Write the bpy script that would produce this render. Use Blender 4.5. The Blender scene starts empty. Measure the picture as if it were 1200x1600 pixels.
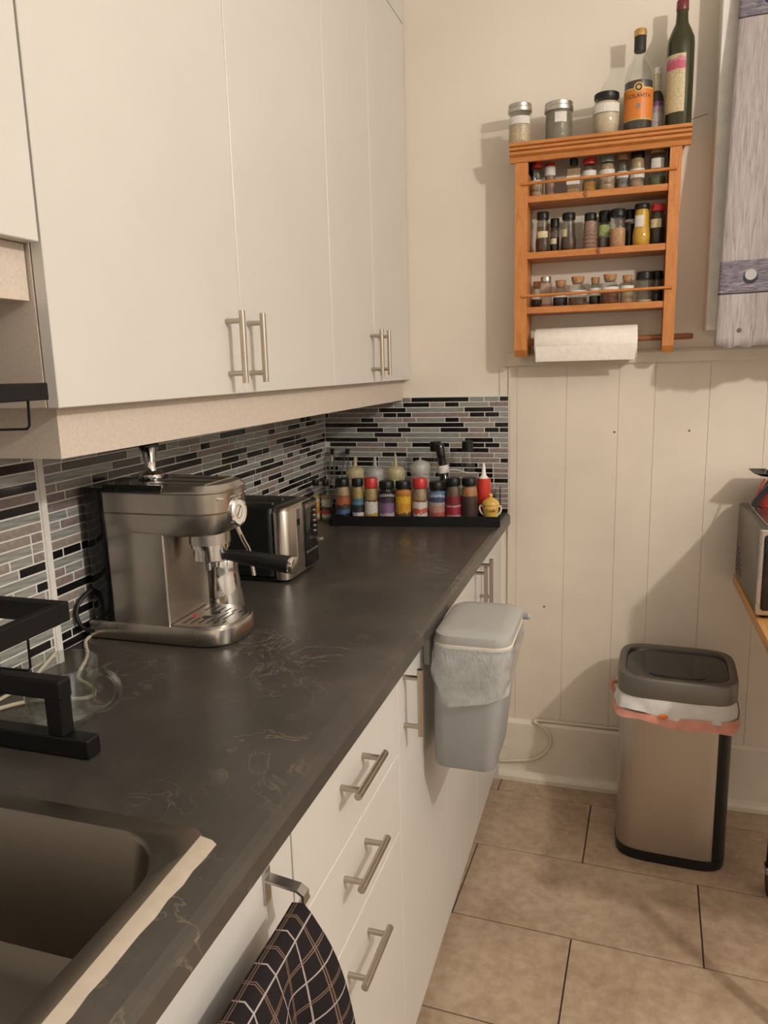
import bpy, bmesh, math, random
from mathutils import Matrix, Vector, noise
random.seed(7)
D = bpy.data
SC = bpy.context.scene
COL = SC.collection
PI = math.pi

# ------------------------------------------------------------------ camera
CAM = Vector((0.9653, -2.3865, 1.3764))
cd = D.cameras.new('camera'); cam = D.objects.new('camera', cd); COL.objects.link(cam)
rt = Vector((0.95377306, 0.29936168, -0.02644851))
up = Vector((-0.03136171, 0.18667158, 0.98192167))
fw = Vector((-0.29888691, 0.93570097, -0.18743082))
m = Matrix((rt, up, -fw)).transposed().to_4x4(); m.translation = CAM
cam.matrix_world = m
cd.sensor_fit = 'VERTICAL'; cd.sensor_height = 36.0; cd.lens = 1176.05 / 1600 * 36
cd.clip_start = 0.02
SC.camera = cam
# ------------------------------------------------------------------ light and exposure
LAMP = (2.32, -2.0, 2.26)      # bulb of the ceiling lamp (its light is made in its builder)
LAMP_W = 94.0
w = D.worlds.new('world'); SC.world = w; w.use_nodes = True
w.node_tree.nodes['Background'].inputs[0].default_value = (1.0, 0.85, 0.7, 1)
w.node_tree.nodes['Background'].inputs[1].default_value = 0.0   # closed room: the lamp is the only light
vs = SC.view_settings
vs.view_transform = 'Standard'; vs.look = 'None'; vs.gamma = 1.0; vs.exposure = 0.0; vs.use_curve_mapping = False


# ------------------------------------------------------------------ materials
def nt(name):
    mt = D.materials.new(name); mt.use_nodes = True
    t = mt.node_tree
    return mt, t, t.nodes['Principled BSDF']


def rgb(c):
    return (c[0], c[1], c[2], 1)


def texco(t, out='Object', scale=(1, 1, 1)):
    tc = t.nodes.new('ShaderNodeTexCoord'); mp = t.nodes.new('ShaderNodeMapping')
    mp.inputs['Scale'].default_value = scale
    t.links.new(tc.outputs[out], mp.inputs[0])
    return mp.outputs[0]


def noi(t, vec, scale, detail=3, rough=.5, dist=0):
    n = t.nodes.new('ShaderNodeTexNoise')
    n.inputs['Scale'].default_value = scale; n.inputs['Detail'].default_value = detail
    n.inputs['Roughness'].default_value = rough; n.inputs['Distortion'].default_value = dist
    t.links.new(vec, n.inputs['Vector'])
    return n.outputs['Fac']


def ramp(t, fac, stops, const=False):
    r = t.nodes.new('ShaderNodeValToRGB')
    if const: r.color_ramp.interpolation = 'CONSTANT'
    e = r.color_ramp.elements
    while len(e) < len(stops): e.new(0.5)
    for k, (p, c) in enumerate(stops):
        e[k].position = p; e[k].color = rgb(c)
    t.links.new(fac, r.inputs[0])
    return r.outputs[0]


def mix(t, fac, a, b, mode='MIX'):
    n = t.nodes.new('ShaderNodeMix'); n.data_type = 'RGBA'; n.blend_type = mode
    for s, v in ((0, fac), (6, a), (7, b)):
        if hasattr(v, 'is_linked'): t.links.new(v, n.inputs[s])
        elif isinstance(v, (int, float)): n.inputs[s].default_value = v
        else: n.inputs[s].default_value = rgb(v)
    return n.outputs[2]


def bump(t, p, h, strength=.2, dist=.002):
    b = t.nodes.new('ShaderNodeBump'); b.inputs['Strength'].default_value = strength
    b.inputs['Distance'].default_value = dist
    t.links.new(h, b.inputs['Height']); t.links.new(b.outputs[0], p.inputs['Normal'])


def plain(name, c, rough=.5, metal=0, var=.08, scale=30, spec=None, bmp=0, stretch=(1, 1, 1)):
    mt, t, p = nt(name)
    v = texco(t, 'Object', stretch)
    f = noi(t, v, scale, 4)
    lo = tuple(max(0, k * (1 - var)) for k in c); hi = tuple(min(1, k * (1 + var)) for k in c)
    t.links.new(ramp(t, f, [(.3, lo), (.7, hi)]), p.inputs['Base Color'])
    p.inputs['Roughness'].default_value = rough; p.inputs['Metallic'].default_value = metal
    if spec is not None: p.inputs['Specular IOR Level'].default_value = spec
    if bmp: bump(t, p, f, bmp)
    return mt


def steel(name, c=(.55, .53, .50), rough=.28, stretch=(1, 1, 5), amt=.08):
    mt, t, p = nt(name)
    v = texco(t, 'Object', stretch)
    f = noi(t, v, 12, 3)
    t.links.new(ramp(t, f, [(.3, tuple(k * .96 for k in c)), (.7, c)]), p.inputs['Base Color'])
    mr = t.nodes.new('ShaderNodeMapRange')
    mr.inputs['To Min'].default_value = rough * (1 - amt); mr.inputs['To Max'].default_value = rough * (1 + amt)
    t.links.new(f, mr.inputs[0]); t.links.new(mr.outputs[0], p.inputs['Roughness'])
    p.inputs['Metallic'].default_value = 1
    return mt


def glassy(name, tint=(.93, .95, .93), refl=(1, 1, 1), rough=.03, body=0.0, bodyc=(.8, .8, .8), pw_=4.0, k0=.045, k1=.75):
    """thin clear glass: fresnel mix of a mirror and tinted transparency, optional milky body"""
    mt = D.materials.new(name); mt.use_nodes = True; t = mt.node_tree; t.nodes.clear()
    o = t.nodes.new('ShaderNodeOutputMaterial'); tr = t.nodes.new('ShaderNodeBsdfTransparent')
    gl = t.nodes.new('ShaderNodeBsdfGlossy'); lw = t.nodes.new('ShaderNodeLayerWeight'); mx = t.nodes.new('ShaderNodeMixShader')
    tr.inputs[0].default_value = rgb(tint); gl.inputs[0].default_value = rgb(refl); gl.inputs['Roughness'].default_value = rough
    lw.inputs[0].default_value = .5
    pw = t.nodes.new('ShaderNodeMath'); pw.operation = 'POWER'; pw.inputs[1].default_value = pw_; t.links.new(lw.outputs['Facing'], pw.inputs[0])
    fr = t.nodes.new('ShaderNodeMath'); fr.operation = 'MULTIPLY_ADD'; fr.inputs[1].default_value = k1; fr.inputs[2].default_value = k0
    t.links.new(pw.outputs[0], fr.inputs[0])
    last = tr.outputs[0]
    if body > 0:
        df = t.nodes.new('ShaderNodeBsdfDiffuse'); m2 = t.nodes.new('ShaderNodeMixShader')
        v = texco(t, 'Object'); f = noi(t, v, 40, 3)
        mr = t.nodes.new('ShaderNodeMapRange'); mr.inputs['To Min'].default_value = body * .6; mr.inputs['To Max'].default_value = min(1, body * 1.4)
        t.links.new(f, mr.inputs[0]); t.links.new(mr.outputs[0], m2.inputs[0])
        df.inputs[0].default_value = rgb(bodyc)
        bp_ = t.nodes.new('ShaderNodeBump'); bp_.inputs['Strength'].default_value = .9; bp_.inputs['Distance'].default_value = .004
        t.links.new(noi(t, texco(t, 'Object', (1, 1, .5)), 55, 4, .6, 1.5), bp_.inputs['Height']); t.links.new(bp_.outputs[0], gl.inputs['Normal']); t.links.new(bp_.outputs[0], df.inputs['Normal'])
        t.links.new(tr.outputs[0], m2.inputs[1]); t.links.new(df.outputs[0], m2.inputs[2]); last = m2.outputs[0]
    t.links.new(fr.outputs[0], mx.inputs[0]); t.links.new(last, mx.inputs[1]); t.links.new(gl.outputs[0], mx.inputs[2])
    t.links.new(mx.outputs[0], o.inputs[0])
    return mt


def wood(name, c1, c2, c3, scale=(6, 6, 1.2), rough=.45, s=9):
    mt, t, p = nt(name)
    v = texco(t, 'Object', scale)
    f = noi(t, v, s, 5, .6, 1.2)
    g = noi(t, texco(t, 'Object', tuple(k * 6 for k in scale)), s, 3)
    c = ramp(t, f, [(.25, c1), (.5, c2), (.75, c3)])
    c = mix(t, .25, c, ramp(t, g, [(.35, c1), (.65, c3)]))
    t.links.new(c, p.inputs['Base Color']); p.inputs['Roughness'].default_value = rough
    bump(t, p, g, .08)
    return mt


def bands(name, stops, rough=.45, warp=.06, nscale=60, mottle=.75):
    """flat print: colour bands by height of the label with a ragged border"""
    mt, t, p = nt(name)
    tc = t.nodes.new('ShaderNodeTexCoord'); sp = t.nodes.new('ShaderNodeSeparateXYZ')
    t.links.new(tc.outputs['Generated'], sp.inputs[0])
    f = noi(t, texco(t, 'Object'), nscale, 4)
    a = t.nodes.new('ShaderNodeMath'); a.operation = 'MULTIPLY_ADD'
    a.inputs[1].default_value = warp * 2; a.inputs[2].default_value = -warp
    t.links.new(f, a.inputs[0])
    b = t.nodes.new('ShaderNodeMath'); b.operation = 'ADD'
    t.links.new(sp.outputs[2], b.inputs[0]); t.links.new(a.outputs[0], b.inputs[1])
    spk = ramp(t, noi(t, texco(t, 'Object', (1, 1, 1.6)), 330, 2), [(.36, (.30, .26, .24)), (.46, (1, 1, 1)), (.60, (1, 1, 1)), (.70, (1.0, .8, .62))])
    t.links.new(mix(t, mottle, ramp(t, b.outputs[0], stops, True), spk, 'MULTIPLY'), p.inputs['Base Color'])
    p.inputs['Roughness'].default_value = rough
    return mt


def counter_mat():
    mt, t, p = nt('dark_laminate')
    v = texco(t, 'Object')
    base = ramp(t, noi(t, v, 7, 6, .6), [(.3, (.042, .036, .030)), (.55, (.061, .053, .044)), (.75, (.098, .082, .066))])
    # thin wandering veins: narrow band of a warped noise, masked into patches
    n1 = noi(t, v, 9, 5, .55, 1.6)
    vein = ramp(t, n1, [(.485, (0, 0, 0)), (.5, (1, 1, 1)), (.515, (0, 0, 0))])
    mask = ramp(t, noi(t, v, 5, 3), [(.46, (0, 0, 0)), (.64, (1, 1, 1))])
    k = mix(t, 1, vein, mask, 'MULTIPLY')
    c = mix(t, k, base, (.20, .155, .11))
    sp = ramp(t, noi(t, v, 160, 2), [(.74, (0, 0, 0)), (.78, (1, 1, 1))])
    c = mix(t, sp, c, (.14, .11, .08))
    t.links.new(c, p.inputs['Base Color'])
    p.inputs['Roughness'].default_value = .34; p.inputs['Specular IOR Level'].default_value = .55
    bump(t, p, noi(t, v, 220, 2), .06, .001)
    return mt


def floor_tile_mat():
    mt, t, p = nt('stone_floor_tile')
    oi = t.nodes.new('ShaderNodeObjectInfo')
    tc = t.nodes.new('ShaderNodeTexCoord'); ad = t.nodes.new('ShaderNodeVectorMath'); ad.operation = 'ADD'
    t.links.new(tc.outputs['Object'], ad.inputs[0])
    sc = t.nodes.new('ShaderNodeVectorMath'); sc.operation = 'SCALE'; sc.inputs[3].default_value = 9
    cmb = t.nodes.new('ShaderNodeCombineXYZ')
    for i in range(3): t.links.new(oi.outputs['Random'], cmb.inputs[i])
    t.links.new(cmb.outputs[0], sc.inputs[0]); t.links.new(sc.outputs[0], ad.inputs[1])
    n1 = noi(t, ad.outputs[0], 5, 6, .62, .4); n2 = noi(t, ad.outputs[0], 38, 4, .6)
    c = ramp(t, n1, [(.3, (.30, .205, .135)), (.52, (.44, .325, .225)), (.72, (.55, .43, .31))])
    c = mix(t, .3, c, ramp(t, n2, [(.35, (.26, .17, .11)), (.65, (.55, .43, .31))]))
    t.links.new(c, p.inputs['Base Color']); p.inputs['Roughness'].default_value = .48
    bump(t, p, n2, .08, .002)
    return mt


def plaid_mat():
    mt, t, p = nt('plaid_cloth')
    uv = t.nodes.new('ShaderNodeUVMap'); sp = t.nodes.new('ShaderNodeSeparateXYZ'); t.links.new(uv.outputs[0], sp.inputs[0])

    def line(src, period, off, width):
        a = t.nodes.new('ShaderNodeMath'); a.operation = 'MULTIPLY_ADD'; a.inputs[1].default_value = 1 / period; a.inputs[2].default_value = off
        t.links.new(src, a.inputs[0])
        f = t.nodes.new('ShaderNodeMath'); f.operation = 'FRACT'; t.links.new(a.outputs[0], f.inputs[0])
        s = t.nodes.new('ShaderNodeMath'); s.operation = 'LESS_THAN'; s.inputs[1].default_value = width / period
        t.links.new(f.outputs[0], s.inputs[0]); return s.outputs[0]
    c = (.016, .012, .013)
    for ax in (0, 1):
        c = mix(t, line(sp.outputs[ax], .046, .1, .0019), c, (.34, .30, .28))
        c = mix(t, line(sp.outputs[ax], .046, .6, .0013), c, (.17, .11, .08))
        c = mix(t, line(sp.outputs[ax], .046, .54, .0013), c, (.17, .11, .08))
    t.links.new(c, p.inputs['Base Color']); p.inputs['Roughness'].default_value = .9
    p.inputs['Specular IOR Level'].default_value = .15
    return mt


def barn_mat():
    """barn-board print on cloth: pale vertical grain, two grey-violet straps, printed round bolts"""
    mt, t, p = nt('barn_board_print')
    uv = t.nodes.new('ShaderNodeUVMap')
    mp = t.nodes.new('ShaderNodeMapping'); mp.inputs['Scale'].default_value = (60, 3.2, 1); t.links.new(uv.outputs[0], mp.inputs[0])
    g = noi(t, mp.outputs[0], 4, 6, .65, .5)
    pale = ramp(t, g, [(.28, (.20, .165, .155)), (.45, (.345, .305, .295)), (.62, (.43, .385, .37))])
    mp2 = t.nodes.new('ShaderNodeMapping'); mp2.inputs['Scale'].default_value = (8, 46, 1); t.links.new(uv.outputs[0], mp2.inputs[0])
    g2 = noi(t, mp2.outputs[0], 4, 6, .65, .5)
    strap = ramp(t, g2, [(.32, (.075, .065, .09)), (.5, (.19, .17, .20)), (.66, (.31, .285, .31))])
    sp = t.nodes.new('ShaderNodeSeparateXYZ'); t.links.new(uv.outputs[0], sp.inputs[0])

    def rng(src, lo, hi):
        a = t.nodes.new('ShaderNodeMath'); a.operation = 'GREATER_THAN'; a.inputs[1].default_value = lo; t.links.new(src, a.inputs[0])
        b = t.nodes.new('ShaderNodeMath'); b.operation = 'LESS_THAN'; b.inputs[1].default_value = hi; t.links.new(src, b.inputs[0])
        c = t.nodes.new('ShaderNodeMath'); c.operation = 'MULTIPLY'; t.links.new(a.outputs[0], c.inputs[0]); t.links.new(b.outputs[0], c.inputs[1])
        return c.outputs[0]

    def disc(u, v, r):
        d = t.nodes.new('ShaderNodeVectorMath'); d.operation = 'DISTANCE'; d.inputs[1].default_value = (u, v, 0)
        t.links.new(uv.outputs[0], d.inputs[0])
        b = t.nodes.new('ShaderNodeMath'); b.operation = 'LESS_THAN'; b.inputs[1].default_value = r; t.links.new(d.outputs['Value'], b.inputs[0])
        return b.outputs[0]
    c = pale
    for z0, z1 in ((.130, .210), (.805, .885)):
        c = mix(t, rng(sp.outputs[1], z0, z1), c, strap)
        c = mix(t, rng(sp.outputs[1], z0 - .004, z0), c, (.05, .04, .045))
        for k in range(4):
            u = .072 + .19 * k
            c = mix(t, disc(u, z0 + .037, .0175), c, (.045, .045, .06))
            c = mix(t, disc(u + .001, z0 + .043, .0135), c, (.44, .42, .42))
    for (u, v, r) in ((.10, .72, .013), (.055, .035, .006), (.30, .5, .012)):
        c = mix(t, disc(u, v, r), c, (.13, .10, .10))
    for k in range(1, 4):
        c = mix(t, rng(sp.outputs[0], .155 * k - .0025, .155 * k + .0025), c, (.07, .055, .055))
    t.links.new(c, p.inputs['Base Color']); p.inputs['Roughness'].default_value = .8; p.inputs['Specular IOR Level'].default_value = .2
    return mt


M = {}
M['cab'] = plain('white_cabinet_paint', (.615, .588, .542), .38, 0, .02, 6)
M['carcass'] = plain('cabinet_side_melamine', (.565, .485, .405), .55, 0, .07, 260)
M['valance'] = plain('beige_melamine', (.565, .485, .405), .55, 0, .07, 260)
M['wall'] = plain('cream_wall_paint', (.745, .677, .572), .55, 0, .03, 4, bmp=.03)
M['panel'] = plain('cream_panel_paint', (.70, .622, .517), .5, 0, .04, 7, bmp=.04)
M['trim'] = plain('cream_trim_paint', (.71, .64, .53), .45, 0, .05, 14)
M['ceil'] = plain('ceiling_paint', (.82, .81, .78), .8, 0, .02, 4)
M['grout'] = plain('light_grout', (.66, .63, .58), .85, 0, .06, 90)
M['dgrout'] = plain('dark_floor_grout', (.055, .035, .025), .9, 0, .1, 60)
M['counter'] = counter_mat()
M['ftile'] = floor_tile_mat()
M['t_black'] = plain('black_glass_tile', (.010, .009, .010), .12, 0, .2, 60)
M['t_mauve'] = plain('mauve_stone_tile', (.225, .180, .165), .42, 0, .22, 110, bmp=.06)
M['t_mauve2'] = plain('taupe_stone_tile', (.275, .235, .205), .42, 0, .22, 110, bmp=.06)
M['t_grey'] = plain('grey_glass_tile', (.29, .285, .262), .14, 0, .25, 25, stretch=(1, 1, 8))
M['t_green'] = plain('grey_green_glass_tile', (.25, .262, .238), .14, 0, .28, 25, stretch=(1, 1, 8))
M['steel'] = steel('brushed_steel')
M['steel_v'] = steel('brushed_steel_upright', (.53, .49, .44), .28, (5, 5, .4), .06)
M['chrome'] = plain('polished_chrome', (.72, .70, .67), .08, 1, .03, 30)
M['nickel'] = steel('brushed_nickel', (.50, .44, .37), .33, (1, 1, 1))
M['sinksteel'] = steel('gunmetal_sink', (.26, .23, .195), .36, (1, 1, 1), .1)   # dark metal all over, rim and basin alike
M['bk'] = plain('black_plastic', (.008, .008, .0075), .38, 0, .15, 50, .35)
M['bkm'] = plain('black_powder_coat', (.005, .005, .005), .5, 0, .2, 300, .3)
M['bkgloss'] = plain('black_gloss', (.008, .008, .008), .12, 0, .1, 50)
M['pine'] = wood('orange_pine', (.40, .135, .030), (.53, .20, .048), (.62, .26, .075), (8, 8, 1.4))
M['pine_h'] = wood('orange_pine_board', (.38, .13, .03), (.51, .19, .045), (.60, .25, .07), (1.4, 8, 8))
M['pine_d'] = wood('dark_stained_dowel', (.15, .05, .016), (.26, .09, .028), (.36, .14, .045), (1.4, 8, 8))
M['oak'] = wood('honey_oak_table', (.44, .20, .055), (.56, .28, .085), (.66, .36, .13), (8, 1.4, 8))
M['paper'] = plain('paper_towel', (.82, .77, .69), .9, 0, .05, 70, bmp=.5)
M['cloth'] = plaid_mat()
M['barn'] = barn_mat()
M['glass'] = glassy('clear_glass', (.90, .92, .90))
M['glass_mug'] = glassy('clear_mug_glass', (.86, .88, .86), pw_=2.2, k0=.07, k1=.8)
M['glass_dk'] = glassy('smoky_jar_glass', (.66, .64, .60))
M['glass_pk'] = glassy('pink_tinted_glass', (.86, .76, .72))
M['glass_amb'] = glassy('amber_glass', (.55, .36, .20))
M['wineglass'] = plain('dark_green_bottle_glass', (.035, .034, .012), .08, 0, .2, 20)
M['frost'] = glassy('frosted_plastic', (.86, .86, .84), rough=.3, body=.35, bodyc=(.72, .70, .66))
M['oilcap'] = glassy('yellowed_plastic', (.86, .82, .66), rough=.3, body=.5, bodyc=(.66, .58, .34))
M['liner'] = glassy('clear_bin_liner', (.85, .86, .85), rough=.14, body=.34, bodyc=(.80, .82, .81), pw_=2.5, k0=.10, k1=.6)
M['binbag'] = plain('white_bin_bag', (.62, .60, .57), .5, 0, .08, 30)
M['drawtape'] = plain('pink_draw_tape', (.62, .27, .20), .45, 0, .1, 40)
M['orange'] = plain('orange_plastic', (.75, .16, .03), .4)
M['greyplastic'] = plain('grey_plastic', (.30, .305, .30), .42, 0, .03, 10)
M['greyplastic2'] = plain('pale_grey_plastic', (.36, .355, .335), .40, 0, .03, 10)
M['creamplastic'] = plain('cream_plastic', (.72, .66, .56), .5)
M['lidgrey'] = steel('lid_grey_metal', (.20, .19, .17), .42, (1, 1, 1))
M['cansteel'] = steel('can_steel', (.50, .46, .41), .32, (6, 6, .3), .08)
M['cable'] = plain('ivory_cable', (.66, .57, .44), .5, 0, .05, 30)
M['caulk'] = plain('beige_caulk', (.40, .335, .265), .55, 0, .06, 60)
M['white'] = plain('white_plastic', (.78, .75, .70), .4)
M['lblw'] = plain('white_paper_label', (.66, .63, .58), .7, 0, .12, 300)
M['lbly'] = plain('pale_yellow_label', (.60, .53, .33), .7, 0, .25, 260)
M['lblg'] = plain('green_label', (.30, .36, .13), .7, 0, .4, 220)
M['cork'] = plain('cork', (.42, .22, .10), .85, 0, .25, 140, bmp=.2)
M['red'] = plain('red_plastic', (.50, .030, .025), .35)
M['redfab'] = plain('red_fabric', (.36, .035, .022), .7, 0, .15, 60)
M['redket'] = plain('ketchup_red_plastic', (.58, .045, .028), .35)
M['sil'] = plain('silver_tin_lid', (.50, .47, .42), .35, 1, .06, 80)
M['greencap'] = plain('sage_green_lid', (.17, .21, .16), .4)
M['copper'] = plain('copper_brown_lid', (.36, .19, .09), .4)
M['gold'] = plain('gold_foil', (.62, .40, .15), .35, .6)
M['burg'] = plain('burgundy_foil', (.16, .022, .028), .35)
M['yglaze'] = plain('yellow_glaze', (.62, .40, .09), .25, 0, .2, 40)
M['ink'] = plain('black_ink', (.02, .016, .014), .6)
M['inkw'] = plain('white_ink', (.72, .70, .66), .6)
M['inkbr'] = plain('brown_ink', (.22, .07, .03), .6)
M['dial'] = plain('gauge_face', (.62, .58, .52), .5)
M['scr'] = plain('dark_vent', (.012, .010, .009), .6)


def cont(name, c, var=.3, scale=220):
    if name not in M: M[name] = plain(name, c, .8, 0, var, scale)
    return M[name]


# ------------------------------------------------------------------ builders
MW = {}


def link(o, parent=None):
    COL.objects.link(o)
    if parent is not None: o.parent = parent
    return o


def tag(o, label=None, cat=None, group=None, kind=None):
    if label: o['label'] = label
    if cat: o['category'] = cat
    if group: o['group'] = group
    if kind: o['kind'] = kind
    return o


def thing(name, label, cat, loc=(0, 0, 0), rz=0, group=None):
    o = D.objects.new(name, None); o.empty_display_size = .05
    link(o); o.location = loc; o.rotation_euler = (0, 0, rz)
    MW[o] = Matrix.Translation(loc) @ Matrix.Rotation(rz, 4, 'Z')
    return tag(o, label, cat, group)


def fin(name, bm, mt, parent=None, smooth=True, local=False, ang=40):
    """link bm as one mesh; world-space coordinates unless local"""
    if parent is not None and not local:
        bmesh.ops.transform(bm, matrix=MW[parent].inverted(), verts=bm.verts)
    bmesh.ops.recalc_face_normals(bm, faces=bm.faces)
    me = D.meshes.new(name); bm.to_mesh(me); bm.free()
    if smooth:
        me.polygons.foreach_set('use_smooth', [True] * len(me.polygons))
        me.set_sharp_from_angle(angle=math.radians(ang))
    me.materials.append(M[mt] if isinstance(mt, str) else mt)
    o = D.objects.new(name, me); link(o, parent)
    MW[o] = MW[parent] if parent is not None else Matrix.Identity(4)
    return o


def struct(name, bm, mt, **k):
    return tag(fin(name, bm, mt, **k), kind='structure')


def nb():
    return bmesh.new()


def box(bm, x0, x1, y0, y1, z0, z1, bev=0, seg=1):
    b = bmesh.new()
    bmesh.ops.create_cube(b, size=1)
    for v in b.verts:
        v.co = Vector((x0 + (v.co.x + .5) * (x1 - x0), y0 + (v.co.y + .5) * (y1 - y0), z0 + (v.co.z + .5) * (z1 - z0)))
    if bev: bmesh.ops.bevel(b, geom=b.edges[:], offset=bev, segments=seg, affect='EDGES', profile=.5)
    join(bm, b)
    return bm


def join(bm, b, mat=None):
    mp = {}
    for v in b.verts: mp[v] = bm.verts.new(mat @ v.co if mat else v.co)
    for f in b.faces:
        try: bm.faces.new([mp[v] for v in f.verts])
        except ValueError: pass
    b.free()


def lathe(bm, prof, seg=24, c=(0, 0, 0), mat=None, ring=False):
    rings = []
    for r, z in prof:
        if r < 1e-6: rings.append([bm.verts.new((c[0], c[1], c[2] + z))])
        else: rings.append([bm.verts.new((c[0] + r * math.cos(2 * PI * k / seg), c[1] + r * math.sin(2 * PI * k / seg), c[2] + z)) for k in range(seg)])
    for a, b in zip(rings, rings[1:]):
        for k in range(seg):
            j = (k + 1) % seg
            if len(a) == 1 and len(b) == 1: continue
            if len(a) == 1: bm.faces.new((a[0], b[k], b[j]))
            elif len(b) == 1: bm.faces.new((a[k], a[j], b[0]))
            else: bm.faces.new((a[k], a[j], b[j], b[k]))
    if ring:
        for k in range(seg): bm.faces.new((rings[-1][k], rings[-1][(k + 1) % seg], rings[0][(k + 1) % seg], rings[0][k]))
    else:
        for rg, flip in ((rings[0], True), (rings[-1], False)):
            if len(rg) > 1: bm.faces.new(rg[::-1] if flip else rg)
    if mat:
        for rg in rings:
            for v in rg: v.co = mat @ v.co
    return bm


def cyl(bm, p0, p1, r, seg=12, r1=None):
    p0, p1 = Vector(p0), Vector(p1); d = p1 - p0
    q = d.to_track_quat('Z', 'Y').to_matrix().to_4x4(); q.translation = p0
    return lathe(bm, [(r, 0), (r if r1 is None else r1, d.length)], seg, mat=q)


def tube(bm, pts, r, seg=8, smooth_n=0):
    pts = [Vector(p) for p in pts]
    for _ in range(smooth_n):
        q = [pts[0]]
        for a, b in zip(pts, pts[1:]): q += [a * .75 + b * .25, a * .25 + b * .75]
        pts = q + [pts[-1]]
    rings = []; prev = None
    for i, p in enumerate(pts):
        d = (pts[min(i + 1, len(pts) - 1)] - pts[max(i - 1, 0)]).normalized()
        if prev is None:
            a = d.cross(Vector((0, 0, 1)))
            if a.length < .1: a = d.cross(Vector((1, 0, 0)))
        else: a = prev - d * prev.dot(d)
        a.normalize(); b = d.cross(a); prev = a
        rings.append([bm.verts.new(p + r * (a * math.cos(2 * PI * k / seg) + b * math.sin(2 * PI * k / seg))) for k in range(seg)])
    for a, b in zip(rings, rings[1:]):
        for k in range(seg): bm.faces.new((a[k], a[(k + 1) % seg], b[(k + 1) % seg], b[k]))
    bm.faces.new(rings[0][::-1]); bm.faces.new(rings[-1])
    return bm


def rrect(x0, x1, y0, y1, rad, n=5):
    pts = []
    rad = min(rad, (x1 - x0) / 2 - 1e-5, (y1 - y0) / 2 - 1e-5)
    for cx, cy, a0 in ((x1 - rad, y1 - rad, 0), (x0 + rad, y1 - rad, 90), (x0 + rad, y0 + rad, 180), (x1 - rad, y0 + rad, 270)):
        for k in range(n + 1):
            a = math.radians(a0 + 90 * k / n)
            pts.append((cx + rad * math.cos(a), cy + rad * math.sin(a)))
    return pts


def loft(bm, loops, cap0=True, cap1=True):
    """loops: list of lists of 3-D points of equal length"""
    R = [[bm.verts.new(p) for p in L] for L in loops]
    n = len(R[0])
    for a, b in zip(R, R[1:]):
        for k in range(n): bm.faces.new((a[k], a[(k + 1) % n], b[(k + 1) % n], b[k]))
    if cap0: bm.faces.new(R[0][::-1])
    if cap1: bm.faces.new(R[-1])
    return bm


def rrloft(bm, secs, cap0=True, cap1=True, n=5):
    """secs: (z, x0, x1, y0, y1, rad)"""
    return loft(bm, [[(x, y, s[0]) for x, y in rrect(*s[1:], n=n)] for s in secs], cap0, cap1)


def extr(bm, prof, axis, a0, a1):
    """extrude a closed 2-D profile along x or y; profile pts are (other, z)"""
    f = (lambda p, a: (a, p[0], p[1])) if axis == 'x' else (lambda p, a: (p[0], a, p[1]))
    return loft(bm, [[f(p, a0) for p in prof], [f(p, a1) for p in prof]])


def patch(r, z0, z1, a0, a1, n=8, c=(0, 0, 0)):
    """curved paper label on a cylinder, with thickness"""
    bm = nb(); g = []
    for k in range(n + 1):
        a = a0 + (a1 - a0) * k / n
        ca, sa = math.cos(a), math.sin(a)
        g.append([bm.verts.new((c[0] + q * ca, c[1] + q * sa, c[2] + z)) for q, z in ((r, z0), (r, z1), (r - .0006, z1), (r - .0006, z0))])
    for a, b in zip(g, g[1:]):
        for k in range(4): bm.faces.new((a[k], b[k], b[(k + 1) % 4], a[(k + 1) % 4]))
    bm.faces.new(g[0]); bm.faces.new(g[-1][::-1])
    return bm


def text_bm(s, size, spacing=1.0):
    cu = D.curves.new('lettering', 'FONT'); cu.body = s; cu.size = size; cu.align_x = 'CENTER'; cu.align_y = 'CENTER'
    cu.space_character = spacing
    o = D.objects.new('lettering', cu); COL.objects.link(o)
    dg = bpy.context.evaluated_depsgraph_get(); me = D.meshes.new_from_object(o.evaluated_get(dg))
    bm = nb(); bm.from_mesh(me); D.objects.remove(o); D.meshes.remove(me); D.curves.remove(cu)
    return bm


def wrap_text(s, size, r, z, a, parent, mt, spacing=1.0, arch=0):
    bm = text_bm(s, size, spacing)
    for v in bm.verts:
        x, y = v.co.x, v.co.y
        v.co = Vector((r * math.cos(a + x / r), r * math.sin(a + x / r), z + y - arch * x * x))
    return fin('lettering', bm, mt, parent, local=True, smooth=False)


def toward_cam(x, y):
    return math.atan2(CAM.y - y, CAM.x - x)


# ================================================================== STRUCTURE
RX, RY, RZ = 3.3, -4.3, 2.75
TH = -0.0384   # the floor tiles run a little askew to the counter
bm = nb(); box(bm, -.1, RX, RY, .05, -.06, -.004)
floor = struct('floor', bm, 'dgrout', smooth=False)
TS, TX, TY = .299, .6086, -.1183
c_, s_ = math.cos(TH), math.sin(TH)
tile_mesh = None
for j in range(-6, 1):
    for i in range(-3, 7, 2):
        ii = i + (1 if j % 2 == 0 else 0)
        # tile spans ii..ii+2 along x, j..j+1 along y
        cx, cy = ii + 1, j + .5
        wx, wy = TX + TS * (c_ * cx - s_ * cy), TY + TS * (s_ * cx + c_ * cy)
        if not (-.2 < wx < 2.6 and wy > -1.7): continue
        g = .0018
        if j == 0:
            bm = nb(); box(bm, -TS + g, TS - g, -TS / 2 + g, -TS / 2 + .098, -.02, 0, .0008)
        elif tile_mesh is None:
            bm = nb(); box(bm, -TS + g, TS - g, -TS / 2 + g, TS / 2 - g, -.02, 0, .0008)
        else: bm = None
        if bm is not None:
            o = fin('floor_tile', bm, 'ftile', floor, smooth=False, local=True)
            if j != 0: tile_mesh = o.data
        else:
            o = D.objects.new('floor_tile', tile_mesh); link(o, floor)
        o.location = (wx, wy, 0); o.rotation_euler.z = TH
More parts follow.
